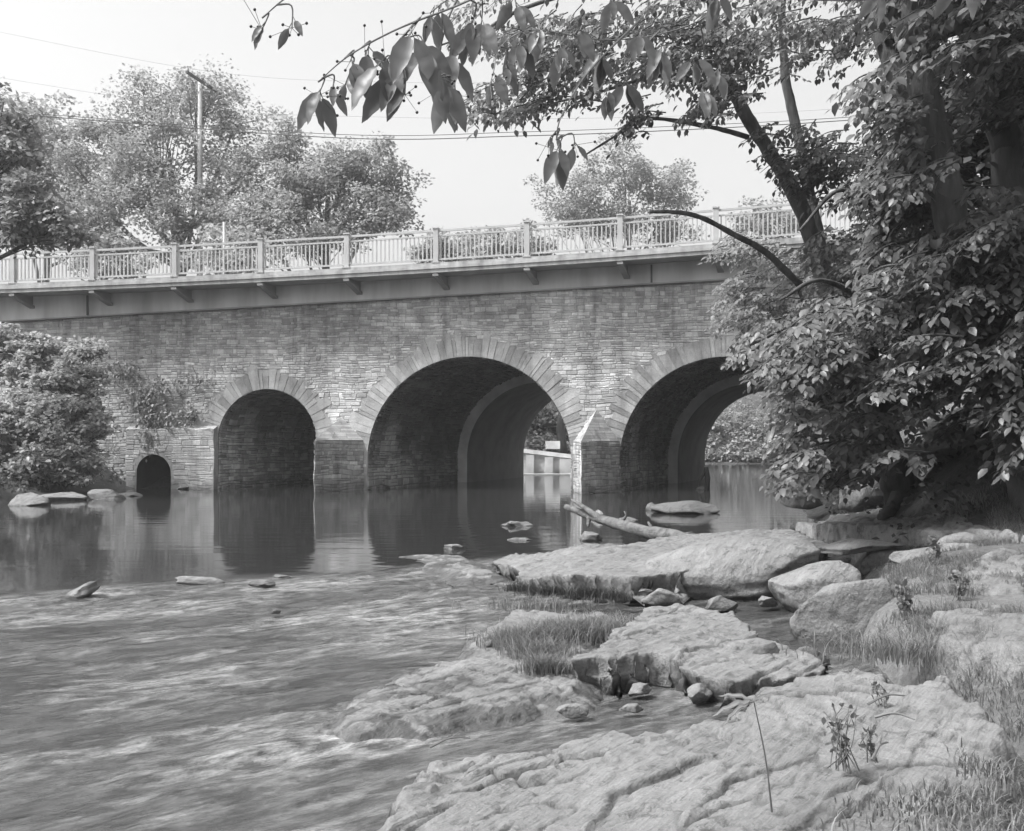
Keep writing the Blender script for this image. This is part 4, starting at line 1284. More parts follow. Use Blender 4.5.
root = thing('wall_creeper', 'patchy creeper clinging to the wall above the culvert', 'creeper', tuple(W(u_of(150), 0.3, 2.2)))
acc, wd = Acc(), Acc()
for px, py, rx, ry, n in ((140, 400, 18, 16, 260), (160, 385, 20, 8, 120), (185, 415, 12, 8, 70), (168, 415, 14, 14, 130), (150, 425, 10, 18, 170), (196, 378, 18, 5, 60), (120, 370, 22, 10, 170), (150, 440, 8, 10, 90), (192, 412, 4, 9, 60)):
    u = u_of(px, 0.15) + rng.normal(size=n) * rx * 0.035 * 0.6; z = z_of(px, py, 0.15) + rng.normal(size=n) * ry * 0.035 * 0.6
    o = rng.uniform(0.06, 0.3, n)
    pos = np.array([W(a, b, c) for a, b, c in zip(u, o, z)])
    d = rng.normal(size=(n, 3)) * 0.5 + np.array([0, -0.3, -0.7]); nr = rng.normal(size=(n, 3)) * 0.5 + np.array([-0.1, -0.7, 0.7])
    add_leaves(acc, pos, d, nr, rng.uniform(0.09, 0.16, n), LEAF2, rng.uniform(0.6, 1.1, n))
    tube(wd, [W(u_of(px), 0.05, z_of(px, py) - 0.5), W(u_of(px) + 0.1, 0.07, z_of(px, py)), W(u_of(px) - 0.1, 0.06, z_of(px, py) + 0.4)], 0.012, 4)
tube(wd, curve([W(u_of(118), 0.06, z_of(118, 385)), W(u_of(150), 0.06, z_of(150, 405)), W(u_of(172), 0.06, z_of(172, 400)), W(u_of(200), 0.06, z_of(200, 385))], 5), 0.012, 4)
wd.build('stem', M['twig'], root); acc.build('foliage', M['leaf_left'], root)


# ------------------------------------------------------------------ right bank trees with leafy sprays
def spray(lv, wood, start, tip, width, size, tone=1.0, dens=1.0, tmpl=LEAF2, sag=0.12):
    start, tip = np.asarray(start, float), np.asarray(tip, float)
    L = np.linalg.norm(tip - start)
    mid = (start + tip) / 2 + np.array([0, 0, sag * L])
    ax_ = curve([start, mid, tip], 6)
    tube(wood, ax_, np.linspace(0.014, 0.004, len(ax_)), 4, cap=False)
    d = unit(tip - start); side = unit(np.cross(d, [0, 0, 1.0])); upv = np.cross(side, d)
    P_, D_, N_ = [], [], []
    m = max(3, int(L / (size * 0.9)))
    for i in range(m):
        t = (i + 0.5) / m
        c = ax_[min(len(ax_) - 1, int(t * (len(ax_) - 1)))] + rng.normal(size=3) * 0.02
        for sgn in (-1, 1):
            wl = width * (0.45 + 0.8 * math.sin(math.pi * min(1, t * 0.9 + 0.12))) * rng.uniform(0.6, 1.15) * (1.15 - t * 0.6)
            td = unit(d * 0.75 + side * sgn * 0.9 + np.array([0, 0, -0.12]) + rng.normal(size=3) * 0.14)
            k = max(1, int(wl / (size * 0.5) * dens))
            for j in range(k):
                s = (j + 0.6) / k * wl
                q = c + td * s + np.array([0, 0, -0.22 * s * s / max(width, 0.1)])
                a2 = 1 if (j % 2) else -1
                s2 = np.cross(td, [0, 0, 1.0])
                P_.append(q); D_.append(td * 0.75 + s2 * a2 * 0.6 + np.array([0, 0, -0.35]) + rng.normal(size=3) * 0.22)
                N_.append(upv * 0.4 + np.array([0, 0, 0.8]) + np.array([-0.12, -0.25, 0]) + rng.normal(size=3) * 0.28)
    P_, D_, N_ = map(np.array, (P_, D_, N_))
    n = len(P_)
    add_leaves(lv, P_, D_, N_, size * (0.45 + 0.85 * rng.random(n) ** 0.8), tmpl, tone * rng.uniform(0.7, 1.25, n))


def in_poly(px, py, poly):
    return seg_dist(np.array([px]), np.array([py]), poly)[0] > 0


def sample_poly(poly, n):
    poly = np.asarray(poly, float); lo, hi = poly.min(0), poly.max(0); out = []
    while len(out) < n:
        q = lo + (hi - lo) * rng.random((200, 2))
        k = seg_dist(q[:, 0], q[:, 1], poly) > 0
        out += list(q[k])
    return out[:n]


def wood_line(acc, pts, r0, r1, n=11, k=6, wob=0.13):
    c = curve([P(*q) for q in pts], k)
    tube(acc, c, np.linspace(r0, r1, len(c)), n, wob=wob)
    return c


# near leaning tree with the big sprays over the water
b = P(897, 497, 14.4)
root = thing('beech_tree', 'leaning dark tree whose big leafy boughs hang over the water before the right arch', 'tree', (b[0], b[1], b[2]))
wood, lv = Acc(), Acc()
wood_line(wood, [(905, 505, 14.4), (893, 470, 14.4), (880, 425, 14.3), (868, 385, 14.2), (862, 330, 14.0), (872, 260, 13.8), (895, 180, 13.6), (905, 90, 13.5), (900, -60, 13.5)], 0.24, 0.12, 12, 6)
for q in [(905, 505, 14.4, 935, 512, 13.9), (905, 505, 14.4, 880, 510, 13.8), (905, 500, 14.4, 950, 488, 14.6)]:
    tube(wood, curve([P(*q[:3]) + [0, 0, 0.25], (P(*q[:3]) + P(*q[3:])) / 2, P(*q[3:]) - [0, 0, 0.1]], 4), np.linspace(0.16, 0.05, 9), 7)
limbs = [wood_line(wood, l, 0.045, 0.015, 6, 5) for l in (
    [(868, 385, 14.2), (830, 375, 13.6), (790, 390, 13.0)], [(862, 330, 14.0), (810, 320, 13.0), (750, 345, 12.4)], [(866, 300, 13.9), (820, 280, 12.6), (780, 300, 12)],
    [(872, 260, 13.8), (930, 250, 12.8), (990, 280, 12)], [(870, 300, 14), (920, 320, 12.6), (900, 380, 11.6)], [(880, 430, 14.3), (840, 440, 13.6), (800, 470, 13)],
    [(885, 210, 13.7), (840, 190, 12.8), (800, 230, 12.2)], [(895, 180, 13.6), (960, 190, 12.4), (1010, 230, 11.6)])]
polyA = [(745, 395), (730, 372), (700, 378), (742, 345), (790, 322), (840, 300), (875, 262), (930, 225), (1060, 200), (1060, 330), (960, 330), (925, 380), (945, 440), (905, 450), (872, 400), (850, 410), (840, 430), (870, 455), (860, 475), (840, 500), (800, 495), (765, 508), (768, 455), (775, 420)]
for q in sample_poly(polyA, 290):
    Y = rng.uniform(11.0, 14.3)
    tip = P(q[0], q[1], Y)
    L = rng.uniform(0.45, 1.0)
    st = tip + np.array([rng.uniform(0.5, 1.0), rng.uniform(-0.1, 0.6), rng.uniform(0.15, 0.5)]) * L
    spray(lv, wood, st, tip, rng.uniform(0.22, 0.4), rng.uniform(0.09, 0.125), dens=1.1)
for q in sample_poly([(840, 190), (915, 185), (915, 300), (850, 315)], 45):
    tip = P(q[0], q[1], rng.uniform(12.3, 13.2))
    spray(lv, wood, tip + np.array([rng.uniform(0.3, 0.7), 0.2, rng.uniform(0.15, 0.4)]), tip, 0.3, 0.11)
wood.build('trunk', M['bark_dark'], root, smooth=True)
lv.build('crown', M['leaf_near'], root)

# forked tree farther along the bank
b = P(852, 470, 21.5)
root = thing('forked_tree', 'forked tree leaning left in front of the bridge with fine leaves across the sky', 'tree', (b[0], b[1], b[2]))
wood, lv = Acc(), Acc()
wood_line(wood, [(858, 505, 21.5), (848, 400, 21.5), (835, 320, 21.5), (820, 262, 21.4), (795, 195, 21.2), (768, 150, 21), (742, 108, 20.8), (722, 60, 20.5), (712, 0, 20.3), (700, -120, 20)], 0.21, 0.09, 12, 6)
wood_line(wood, [(826, 275, 21.4), (812, 205, 21.6), (798, 135, 21.7), (786, 80, 21.8), (782, 20, 22), (775, -100, 22)], 0.13, 0.07, 9, 6)
la = wood_line(wood, [(748, 137, 20.9), (710, 127, 20.4), (645, 118, 19.8), (620, 133, 19.5), (585, 155, 19.2)], 0.055, 0.015, 7, 6)
lb = wood_line(wood, [(722, 85, 20.6), (690, 80, 20.2), (655, 76, 19.8), (600, 92, 19.4), (545, 105, 19)], 0.06, 0.015, 7, 6)
lc = wood_line(wood, [(718, 40, 20.4), (650, 30, 19.5), (560, 60, 18.5), (520, 100, 18)], 0.08, 0.015, 6, 6)
ld = wood_line(wood, [(712, 0, 20.3), (640, -20, 19.2), (520, 10, 18), (450, 60, 17)], 0.08, 0.015, 6, 6)
wood_line(wood, [(650, 212, 19.5), (672, 212, 19.6), (700, 217, 19.8), (735, 235, 20.2), (765, 252, 20.6), (800, 285, 21.3)], 0.03, 0.075, 8, 6)
for pl, n, Y0, Y1, tn in (([(455, 30), (760, 30), (765, 75), (735, 100), (690, 140), (650, 95), (600, 80), (580, 110), (540, 112), (500, 130), (440, 125), (455, 95), (500, 90)], 240, 17.5, 20.5, 1.2),
                          ([(440, -80), (900, -80), (900, 50), (440, 50)], 190, 17, 22, 1.1),
                          ([(620, 110), (660, 130), (690, 128), (640, 135), (600, 140)], 10, 19, 20, 1.0),
                          ([(760, 30), (850, 30), (850, 75), (800, 85), (765, 75)], 45, 20, 22.5, 0.9),
                          ([(745, 130), (800, 140), (835, 180), (822, 215), (790, 205), (760, 175), (735, 155)], 50, 19.8, 20.8, 0.95),
                          ([(770, 255), (840, 248), (900, 265), (905, 330), (830, 340), (800, 290)], 110, 18.5, 21, 1.0),
                          ([(800, 150), (880, 160), (895, 200), (825, 196)], 40, 20, 23, 0.8)):
    for q in sample_poly(pl, n):
        Y = rng.uniform(Y0, Y1); tip = P(q[0], q[1], Y)
        st = tip + np.array([rng.uniform(0.2, 0.9), rng.uniform(-0.3, 0.3), rng.uniform(0.1, 0.5)])
        spray(lv, wood, st, tip, rng.uniform(0.25, 0.45), rng.uniform(0.10, 0.15), tone=tn, dens=0.8)
wood.build('trunk', M['bark'], root, smooth=True)
lv.build('crown', M['leaf_mid'], root)

# low pale boughs in front of the right arch wall
b = P(850, 400, 24)
root = thing('sapling', 'slender sapling with pale drooping leaves against the bridge wall above the right arch', 'tree', (b[0], 24.0, tz(b[0], 24.0)))
wood, lv = Acc(), Acc()
t0 = np.array(ORIGIN[root.name])
tube(wood, curve([t0 - [0, 0, 0.2], P(840, 400, 24), P(815, 330, 24), P(790, 270, 24)], 6), np.linspace(0.11, 0.03, 19), 8)
for q in sample_poly([(682, 262), (720, 245), (770, 262), (815, 262), (850, 300), (820, 330), (760, 340), (715, 345), (690, 320), (720, 300)], 110):
    tip = P(q[0], q[1], rng.uniform(23, 25))
    st = tip + np.array([rng.uniform(0.5, 1.1), rng.uniform(-0.2, 0.2), rng.uniform(0.2, 0.5)])
    spray(lv, wood, st, tip, rng.uniform(0.2, 0.4), rng.uniform(0.10, 0.14), dens=0.9)
wood.build('trunk', M['bark'], root, smooth=True); lv.build('crown', M['leaf_far'], root)

# big double trunk at the right edge
b = P(1010, 470, 11.8)
root = thing('maple_tree', 'massive twin trunk tree in deep shade at the right edge of the view', 'tree', (b[0], b[1], tz(b[0], b[1])))
wood, lv = Acc(), Acc()
wood_line(wood, [(1040, 540, 11.8), (1010, 430, 11.8), (980, 330, 11.8), (955, 230, 11.8), (937, 150, 11.8), (920, 70, 11.8), (908, 0, 11.8), (890, -150, 11.8)], 0.21, 0.15, 12, 6)
wood_line(wood, [(930, 130, 11.8), (905, 95, 12), (885, 45, 12.2), (868, 0, 12.4), (830, -120, 12.8)], 0.13, 0.09, 9, 6)
wood_line(wood, [(1010, 150, 13.5), (998, 110, 13.5), (1005, 40, 13.5), (1010, -60, 13.5)], 0.22, 0.16, 9, 5)
wood_line(wood, [(1012, 430, 13.5), (1014, 300, 13.5), (1010, 150, 13.5)], 0.3, 0.22, 9, 5)
for pl, n, Y0, Y1, tn in (([(845, -60), (1060, -60), (1060, 80), (1000, 60), (960, 100), (900, 60), (870, 110), (850, 130), (825, 100), (850, 60)], 130, 10, 13, 0.8),
                          ([(850, 110), (880, 90), (900, 160), (940, 215), (900, 215), (845, 192), (870, 170)], 65, 11, 13.5, 0.9),
                          ([(940, 60), (1060, 60), (1060, 190), (960, 170)], 60, 12.5, 14.5, 0.6), ([(900, 330), (1080, 300), (1080, 470), (1010, 440), (960, 400), (920, 400)], 110, 11, 13, 0.75), ([(960, 370), (1080, 350), (1080, 490), (985, 480)], 60, 10.8, 11.6, 0.8), ([(930, 210), (1080, 190), (1080, 330), (940, 330)], 70, 11, 12.5, 0.9)):
    for q in sample_poly(pl, n):
        Y = rng.uniform(Y0, Y1); tip = P(q[0], q[1], Y)
        st = tip + np.array([rng.uniform(0.3, 0.8), rng.uniform(-0.2, 0.5), rng.uniform(0.15, 0.5)])
        spray(lv, wood, st, tip, rng.uniform(0.22, 0.4), rng.uniform(0.10, 0.14), tone=tn, dens=0.9)
for c in ((6, 9, 9), (8.5, 12, 9.5), (6.5, 14.5, 10.5), (9.5, 17, 10), (10.5, 9, 8), (12, 13, 9), (7.5, 20, 11.5), (11, 22, 11), (9, 6, 8.5), (13.5, 18, 9), (8, 17, 12)):
    for _ in range(16):
        q = rng.normal(size=3); q = q / np.linalg.norm(q) * np.array([2.1, 2.1, 1.0]) * rng.uniform(0.3, 1)
        clump(lv, np.array(c) + q, rng.uniform(0.6, 1.0), 60, 0.24, LEAF1)
    tube(wood, curve([P(915, 40, 11.8), (P(915, 40, 11.8) + np.array(c)) / 2 + [0, 0, 0.6], np.array(c, float)], 4), np.linspace(0.1, 0.04, 9), 6)
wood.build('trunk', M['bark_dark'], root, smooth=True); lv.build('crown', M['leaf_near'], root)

# understorey that closes the right bank
for k, (px, Y, lob, lab) in enumerate([
    (960, 19, [(940, 200, 60, 70), (1000, 120, 60, 80), (1020, 250, 60, 80), (930, 300, 60, 60)], 'dark understorey tree behind the massive twin trunk'),
    (900, 25, [(880, 250, 50, 50), (920, 180, 60, 60), (880, 330, 60, 50), (960, 260, 60, 60), (860, 400, 50, 36)], 'dark understorey tree filling the bank behind the leaning trunk'),
    (1090, 17, [(1080, 150, 80, 120), (1050, 300, 60, 80), (1110, 20, 90, 100)], 'dark understorey tree outside the right edge'),
    (1000, 30, [(960, 100, 60, 60), (1010, 40, 70, 60), (1060, 120, 70, 80), (920, 60, 40, 40)], 'high dark tree on the upper right bank'),
    (850, 27.5, [(850, 420, 40, 30), (820, 450, 30, 24), (880, 450, 40, 30)], 'shaded waterside bush beside the right arch'),
]):
    x = (px - CX) / F * Y
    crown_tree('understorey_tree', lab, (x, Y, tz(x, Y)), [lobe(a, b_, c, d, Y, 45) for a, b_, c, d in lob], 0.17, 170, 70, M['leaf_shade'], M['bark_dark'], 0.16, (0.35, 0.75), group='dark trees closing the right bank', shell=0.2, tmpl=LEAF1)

# ------------------------------------------------------------------ overhanging cherry branch, close to the camera
b = P(640, -60, 3.6)
root = thing('cherry_branch', 'drooping cherry branch with large leaves and berries hanging across the top', 'branch', tuple(b))
wood, lv, br = Acc(), Acc(), Acc()
main = curve([P(1000, -140, 4.2), P(800, -110, 3.9), P(640, -45, 3.6), P(480, -35, 3.3), P(360, -28, 3.1), P(230, -22, 3.1)], 6)
tube(wood, main, np.linspace(0.03, 0.006, len(main)), 7)


TW = []
for pl in ([(560, -45, 3.4), (470, 0, 3.2), (400, 28, 3.05), (350, 55, 3.05), (318, 82, 3.1)], [(480, -40, 3.3), (452, 10, 3.2), (440, 50, 3.2), (438, 78, 3.2)], [(420, 18, 3.1), (396, 45, 3.0), (390, 62, 3.0)],
           [(330, -26, 3.1), (290, -5, 3.0), (262, 18, 3.0)], [(900, -80, 5.0), (760, -20, 5.0), (690, 25, 4.9), (610, 40, 4.6), (530, 30, 4.3), (490, 55, 4.0)], [(700, 20, 4.9), (705, 60, 5.0), (698, 85, 5.0)],
           [(660, 30, 4.7), (628, 62, 4.6), (606, 85, 4.6)], [(640, 20, 3.6), (590, 70, 3.5), (562, 115, 3.4), (556, 140, 3.4)], [(1060, -60, 4), (930, -10, 4), (820, 0, 4), (740, -20, 4)]):
    c_ = curve([P(*q) for q in pl], 7)
    tube(wood, c_, np.linspace(0.0042, 0.0016, len(c_)), 6, wob=0.1)
    TW.append(c_)
TWP = np.concatenate(TW)
BERRY = []


def hang(px, py, Y, n, size, spread=0.05, tone=(0.75, 1.1), from_px=None):
    c = P(px, py, Y)
    dd_ = np.linalg.norm((TWP - c) * [1, 0.6, 1], axis=1) + np.where(TWP[:, 2] < c[2], 0.3, 0)
    top = TWP[np.argmin(dd_)]
    tw = curve([top, (top + c) / 2 + np.array([0.02, 0, 0.03]), c], 4)
    tube(wood, tw, np.linspace(0.0032, 0.0018, len(tw)), 5)
    for k in range(n):
        t = rng.uniform(0.75, 1.0)
        q = tw[int(t * (len(tw) - 1))]
        a = rng.uniform(0, 2 * math.pi)
        d = np.array([math.cos(a) * rng.uniform(0.15, 0.95), math.sin(a) * 0.5, -1.0])
        nr = np.array([rng.uniform(-.45, .45), -1.0, rng.uniform(0, 0.6)])
        q2 = q + unit(d) * 0.02
        tube(wood, [q, q2], 0.0015, 4, cap=False)
        add_leaves(lv, q2[None], d[None], nr[None], size * rng.uniform(0.6, 1.05), LEAF3, rng.uniform(*tone))
    for k in range(rng.integers(2, 6)):
        q = c + rng.normal(size=3) * 0.035 - [0, 0, 0.01]
        th = np.linspace(0, math.pi, 5); ph = np.arange(6) / 6 * 2 * math.pi
        V = [q + 0.0045 * np.array([math.sin(a) * math.cos(b2), math.sin(a) * math.sin(b2), math.cos(a)]) for a in th for b2 in ph]
        Q = [(i * 6 + j, (i + 1) * 6 + j, (i + 1) * 6 + (j + 1) % 6, i * 6 + (j + 1) % 6) for i in range(4) for j in range(6)]
        if len(BERRY) < 95:
            BERRY.append(q)
        tube(wood, [c, q], 0.0009, 3, cap=False)


for a in ((318, 96, 3.1, 4, 0.15), (332, 92, 3.2, 2, 0.10), (385, 62, 3.0, 4, 0.15), (395, 75, 3.0, 2, 0.16), (425, 50, 3.0, 4, 0.15), (440, 90, 3.2, 3, 0.15), (365, 55, 3.1, 3, 0.13), (450, 60, 3.3, 3, 0.15),
          (490, 85, 3.8, 4, 0.11), (262, 30, 3.0, 2, 0.07), (292, 28, 3.0, 2, 0.085), (345, 85, 3.3, 2, 0.08), (410, 35, 2.9, 3, 0.15), (372, 70, 3.0, 3, 0.15), (405, 95, 3.0, 2, 0.15), (428, 70, 3.1, 2, 0.15), (455, 95, 3.3, 3, 0.13), (350, 62, 3.05, 3, 0.12), (470, 30, 3.3, 4, 0.14)):
    hang(*a)
hang(557, 150, 3.4, 4, 0.13, from_px=(640, 40, 3.5)); hang(550, 138, 3.4, 3, 0.06, from_px=(640, 40, 3.5)); hang(575, 145, 3.4, 2, 0.09, from_px=(640, 40, 3.5))
for a in ((520, 45, 4.2, 5, 0.14), (560, 55, 4.4, 5, 0.15), (600, 60, 4.6, 6, 0.15), (625, 85, 4.6, 4, 0.15), (660, 55, 4.8, 5, 0.15), (540, 30, 4.2, 4, 0.14), (580, 30, 4.4, 4, 0.14), (640, 35, 4.6, 4, 0.14), (690, 60, 5.0, 5, 0.15), (480, 40, 3.6, 5, 0.14), (700, 95, 5.0, 4, 0.15), (720, 75, 5.2, 4, 0.15), (505, 70, 4.2, 4, 0.12), (605, 95, 4.6, 3, 0.13)):
    hang(*a)
for px in range(430, 1000, 90):
    if True:
        hang(px + rng.uniform(-8, 8), rng.uniform(-40, 15), rng.uniform(3.1, 4.4), 3, 0.13)
wood.build('twig', M['twig'], root); lv.build('leaves', M['leaf_cherry'], root, smooth=True); th = np.linspace(0, math.pi, 6); ph = np.arange(8) / 8 * 2 * math.pi
br.add([0.0045 * np.array([math.sin(a_) * math.cos(b2), math.sin(a_) * math.sin(b2), math.cos(a_)]) + BERRY[0] for a_ in th for b2 in ph],
       [(i * 8 + j, (i + 1) * 8 + j, (i + 1) * 8 + (j + 1) % 8, i * 8 + (j + 1) % 8) for i in range(5) for j in range(8)])
b0 = br.build('berry', M['berry'], root, smooth=True)
for q in BERRY[1:]:
    bc = b0.copy(); COL.objects.link(bc); bc.parent = root; bc.location = Vector(q - BERRY[0])


# ------------------------------------------------------------------ grass, weeds, twigs
def blades(acc, pos, h, lean, wid=0.0035, tone=(0.6, 1.3), seg=4):
    n = len(pos)
    a = rng.uniform(0, 2 * math.pi, n)
    dirv = np.stack([np.cos(a), np.sin(a), np.zeros(n)], 1) * rng.uniform(0.2, 1.5, n)[:, None] + np.asarray(lean)
    sd = unit(np.cross(dirv + 1e-3, [0, 0, 1.0]))
    h = np.broadcast_to(h, (n,)) * rng.uniform(0.5, 1.2, n)
    rows = []
    for k in range(seg + 1):
        t = k / seg
        c = pos + dirv * (h * t * t * 0.7)[:, None] + np.array([0, 0, 1.0]) * (h * (t - 0.38 * t * t))[:, None]
        w = wid * (1 - t * 0.92)
        rows += [c - sd * w, c + sd * w]
    V = np.stack(rows, 1)
    k = 2 * (seg + 1)
    Q = np.array([(2 * i, 2 * i + 1, 2 * i + 3, 2 * i + 2) for i in range(seg)])
    Q = ((np.arange(n) * k)[:, None, None] + Q[None]).reshape(-1, 4)
    acc.add(V.reshape(-1, 3), Q, np.repeat(rng.uniform(*tone, n), k))


def tuft(name, label, spots, mat='grass', group='grass tufts on the rocks'):
    """spots: (px, py, z, spread_x, spread_y, n, height)"""
    acc = Acc()
    for px, py, z, sx, sy, n, h in spots:
        g = G(px, py, z)
        pos = np.array([g[0], g[1], z - 0.03]) + np.c_[rng.normal(size=n) * sx, rng.normal(size=n) * sy, np.zeros(n)]
        blades(acc, pos, h, (-0.15, -0.35, 0))
    return tag(acc.build(name, M[mat]), label, 'grass', group)


tuft('grass_tuft', 'large pale tuft of long grass drooping over the mid river shelf', [
    (530, 640, 0.10, 0.16, 0.12, 1700, 0.22), (570, 632, 0.12, 0.16, 0.14, 1700, 0.22), (600, 625, 0.14, 0.10, 0.12, 700, 0.18), (545, 668, 0.08, 0.07, 0.05, 700, 0.2), (540, 655, 0.08, 0.12, 0.06, 500, 0.24)])
tuft('grass_tuft', 'dark matted grass hanging on the front of the long shelf', [
    (520, 588, 0.10, 0.08, 0.05, 300, 0.16), (550, 592, 0.12, 0.12, 0.05, 420, 0.18), (590, 594, 0.14, 0.12, 0.05, 420, 0.2), (615, 596, 0.14, 0.08, 0.05, 220, 0.18)], 'grass_dark')
tuft('grass_tuft', 'thin pale grass at the edge of the long shelf', [(540, 606, 0.03, 0.25, 0.08, 300, 0.22)])
tuft('grass_tuft', 'grass sprouting beside the pointed boulder', [(900, 652, 0.25, 0.20, 0.16, 700, 0.24)])
tuft('grass_tuft', 'fine grass at the bottom right corner of the rock shelf', [(965, 800, 0.36, 0.10, 0.10, 420, 0.09), (995, 770, 0.38, 0.06, 0.12, 260, 0.10), (890, 800, 0.36, 0.08, 0.08, 160, 0.06), (1010, 840, 0.36, 0.2, 0.16, 900, 0.09)])
# meadow on the right bank
acc = Acc()
n = 52000
px = rng.uniform(815, 1090, n); py = rng.uniform(548, 700, n)
ys = 3.5 + (12.6 - 3.5) * rng.random(n) ** 0.9; xs = ys * (px - CX) / F
keep = fbm(xs * 1.6, ys * 1.6, oct=3, seed=77) > -0.1 + 0.25 * (rng.random(n) - 0.5)
xr_ = np.interp(ys, XR[:, 0], XR[:, 1])
keep &= (xs > xr_ - 0.15)
xs, ys = xs[keep], ys[keep]
zs = terr(xs, ys)
blades(acc, np.c_[xs, ys, zs - 0.02], 0.07 + 0.19 * np.clip(0.5 + fbm(xs * 1.2, ys * 1.2, oct=3, seed=79), 0, 1), (-0.4, -0.5, 0), 0.003)
tag(acc.build('bank_grass', M['grass']), 'tangled pale grass covering the bank right of the boulders', 'grass', kind='stuff')


def weed(name, label, px, py, z, stems, h, mat='twig', leaf=0.05):
    g = G(px, py, z)
    root = thing(name, label, 'weed', (g[0], g[1], z - 0.02), 'weeds growing from the rock shelf')
    wd, lv = Acc(), Acc()
    for k in range(stems):
        a = rng.uniform(0, 2 * math.pi); l = rng.uniform(0.02, 0.35) * h
        e = g + np.array([math.cos(a) * l, math.sin(a) * l * 0.6, h * rng.uniform(0.6, 1.0)])
        c = curve([g + rng.normal(size=3) * [0.03, 0.02, 0], (g + e) / 2 + rng.normal(size=3) * 0.02, e], 4)
        tube(wd, c, np.linspace(0.003, 0.0012, len(c)), 4)
        n = 7
        ps = c[rng.integers(2, len(c), n)]
        d = rng.normal(size=(n, 3)) + [0, 0, 0.2]; nr = rng.normal(size=(n, 3)) + [0, 0, 1.2]
        add_leaves(lv, ps, d, nr, leaf * rng.uniform(0.5, 1.2, n), LEAF2, rng.uniform(0.7, 1.2, n))
    wd.build('stem', M[mat], root); lv.build('leaves', M['leaf_mid'], root)


weed('weed', 'wiry dark weed growing from a crack in the front rock shelf', 845, 770, 0.3, 14, 0.26, leaf=0.028)
weed('weed', 'sparse weed right of the wiry dark weed', 868, 762, 0.3, 6, 0.17, leaf=0.028)
weed('weed', 'low weed on the rock shelf by the right pool edge', 880, 705, 0.32, 6, 0.1, leaf=0.026)
for px, Y, n, h, lab in ((905, 7.6, 9, 0.3, 'leafy weed in the grass right of the pointed boulder'), (960, 8.2, 8, 0.32, 'leafy weed among the grass near the right edge'), (935, 9.6, 8, 0.3, 'dark leafy weed below the squat block'),
                          ):
    x = (px - CX) / F * Y; z = tz(x, Y)
    weed('weed', lab, px, HZ + (HE - z) * F / Y, z, n, h, leaf=0.055)
g = G(772, 812, 0.28)
root = thing('tall_grass_stalk', 'single tall stalk with long arching blades before the dark pool', 'weed', (g[0], g[1], 0.25), None)
wd, lv = Acc(), Acc()
top = P(754, 702, g[1] - 0.05)
tube(wd, curve([g, (g + top) / 2 + [0.008, 0, 0], top], 5), np.linspace(0.004, 0.0018, 11), 5)
d = np.array([(-1, -0.2, -0.1), (-0.8, 0.2, 0.25), (0.6, 0.1, 0.3), (-1, 0.1, -0.55), (0.3, -0.4, 0.9)])
add_leaves(lv, np.repeat(top[None], 5, 0), d, np.array([(0, -0.4, 1.0)] * 5), np.array([0.15, 0.12, 0.09, 0.13, 0.07]), (LEAF3[0] * [1, 0.35, 1.6], LEAF3[1]), np.full(5, 1.2))
wd.build('stem', M['twig'], root); lv.build('blades', M['grass'], root, smooth=True)
for a, b_, z, lab in (((868, 704), (905, 699), 0.37, 'straight dark twig lying on the rock shelf'), ((875, 717), (915, 723), 0.36, 'forked dark twig below the straight twig'), ((872, 760), (888, 746), 0.34, 'short dark stick beside the weed'), ((430, 747), (470, 741), 0.06, 'pale stick at the edge of the front shelf')):
    acc = Acc(); p0, p1 = G(*a, z), G(*b_, z)
    c = curve([p0, (p0 + p1) / 2 + [0, 0, 0.03], p1 + [0, 0, 0.015]], 4)
    tube(acc, c, np.linspace(0.007, 0.003, len(c)), 5)
    tube(acc, [c[4], c[4] + (p1 - p0) * 0.25 + [0, 0.03, 0.02]], 0.003, 4)
    tag(acc.build('fallen_twig', M['twig']), lab, 'twig', 'twigs lying on the rock')

# ground cover of the two shaded banks
acc = Acc()
for x0, x1, y0, y1, n, sz, tn in ((4.2, 18, 11.8, 34, 26000, 0.085, (0.5, 1.2)), (-26, -13.2, 24, 38, 9000, 0.13, (0.8, 1.6)), (-30, -9, 40, 60, 3000, 0.25, (0.8, 1.6)), (8, 40, 40, 70, 3000, 0.25, (0.8, 1.6)), (-40, 60, 90, 110, 6000, 0.4, (1.2, 2.2))):
    xs, ys = rng.uniform(x0, x1, n), rng.uniform(y0, y1, n)
    zs = terr(xs, ys); cl_ = fbm(xs * 0.9, ys * 0.9, oct=3, seed=91)
    k = (zs > 0.12) & (cl_ > -0.25)
    xs, ys, zs, cl_ = xs[k], ys[k], zs[k], cl_[k]
    hgt = rng.random(len(xs)) * (0.12 + 0.7 * np.clip(cl_ + 0.1, 0, 1))
    nr = rng.normal(size=(len(xs), 3)) * 0.6 + [0, -0.2, 1]; d = rng.normal(size=(len(xs), 3)) + [0, -0.2, -0.2]
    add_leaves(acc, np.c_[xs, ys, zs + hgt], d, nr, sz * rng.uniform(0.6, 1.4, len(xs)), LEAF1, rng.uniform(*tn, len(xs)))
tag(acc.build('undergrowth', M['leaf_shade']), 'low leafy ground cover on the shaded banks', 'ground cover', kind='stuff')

# ------------------------------------------------------------------ weir seen through the middle arch
b = P(545, 478, 56)
root = thing('concrete_weir', 'whitewashed concrete weir wall with buttresses beyond the middle arch', 'weir', (b[0], 56.0, -0.5))
acc = Acc()


def wbox(acc, x0, x1, y0, y1, Y, th, tone=1.0):
    a, b_ = P(x0, y1, Y), P(x1, y0, Y)
    acc.add(box_pts(((a[0] + b_[0]) / 2, Y + th / 2, (a[2] + b_[2]) / 2), ((b_[0] - a[0]) / 2, 0, 0), (0, th / 2, 0), (0, 0, (b_[2] - a[2]) / 2)), BOXF, tone)


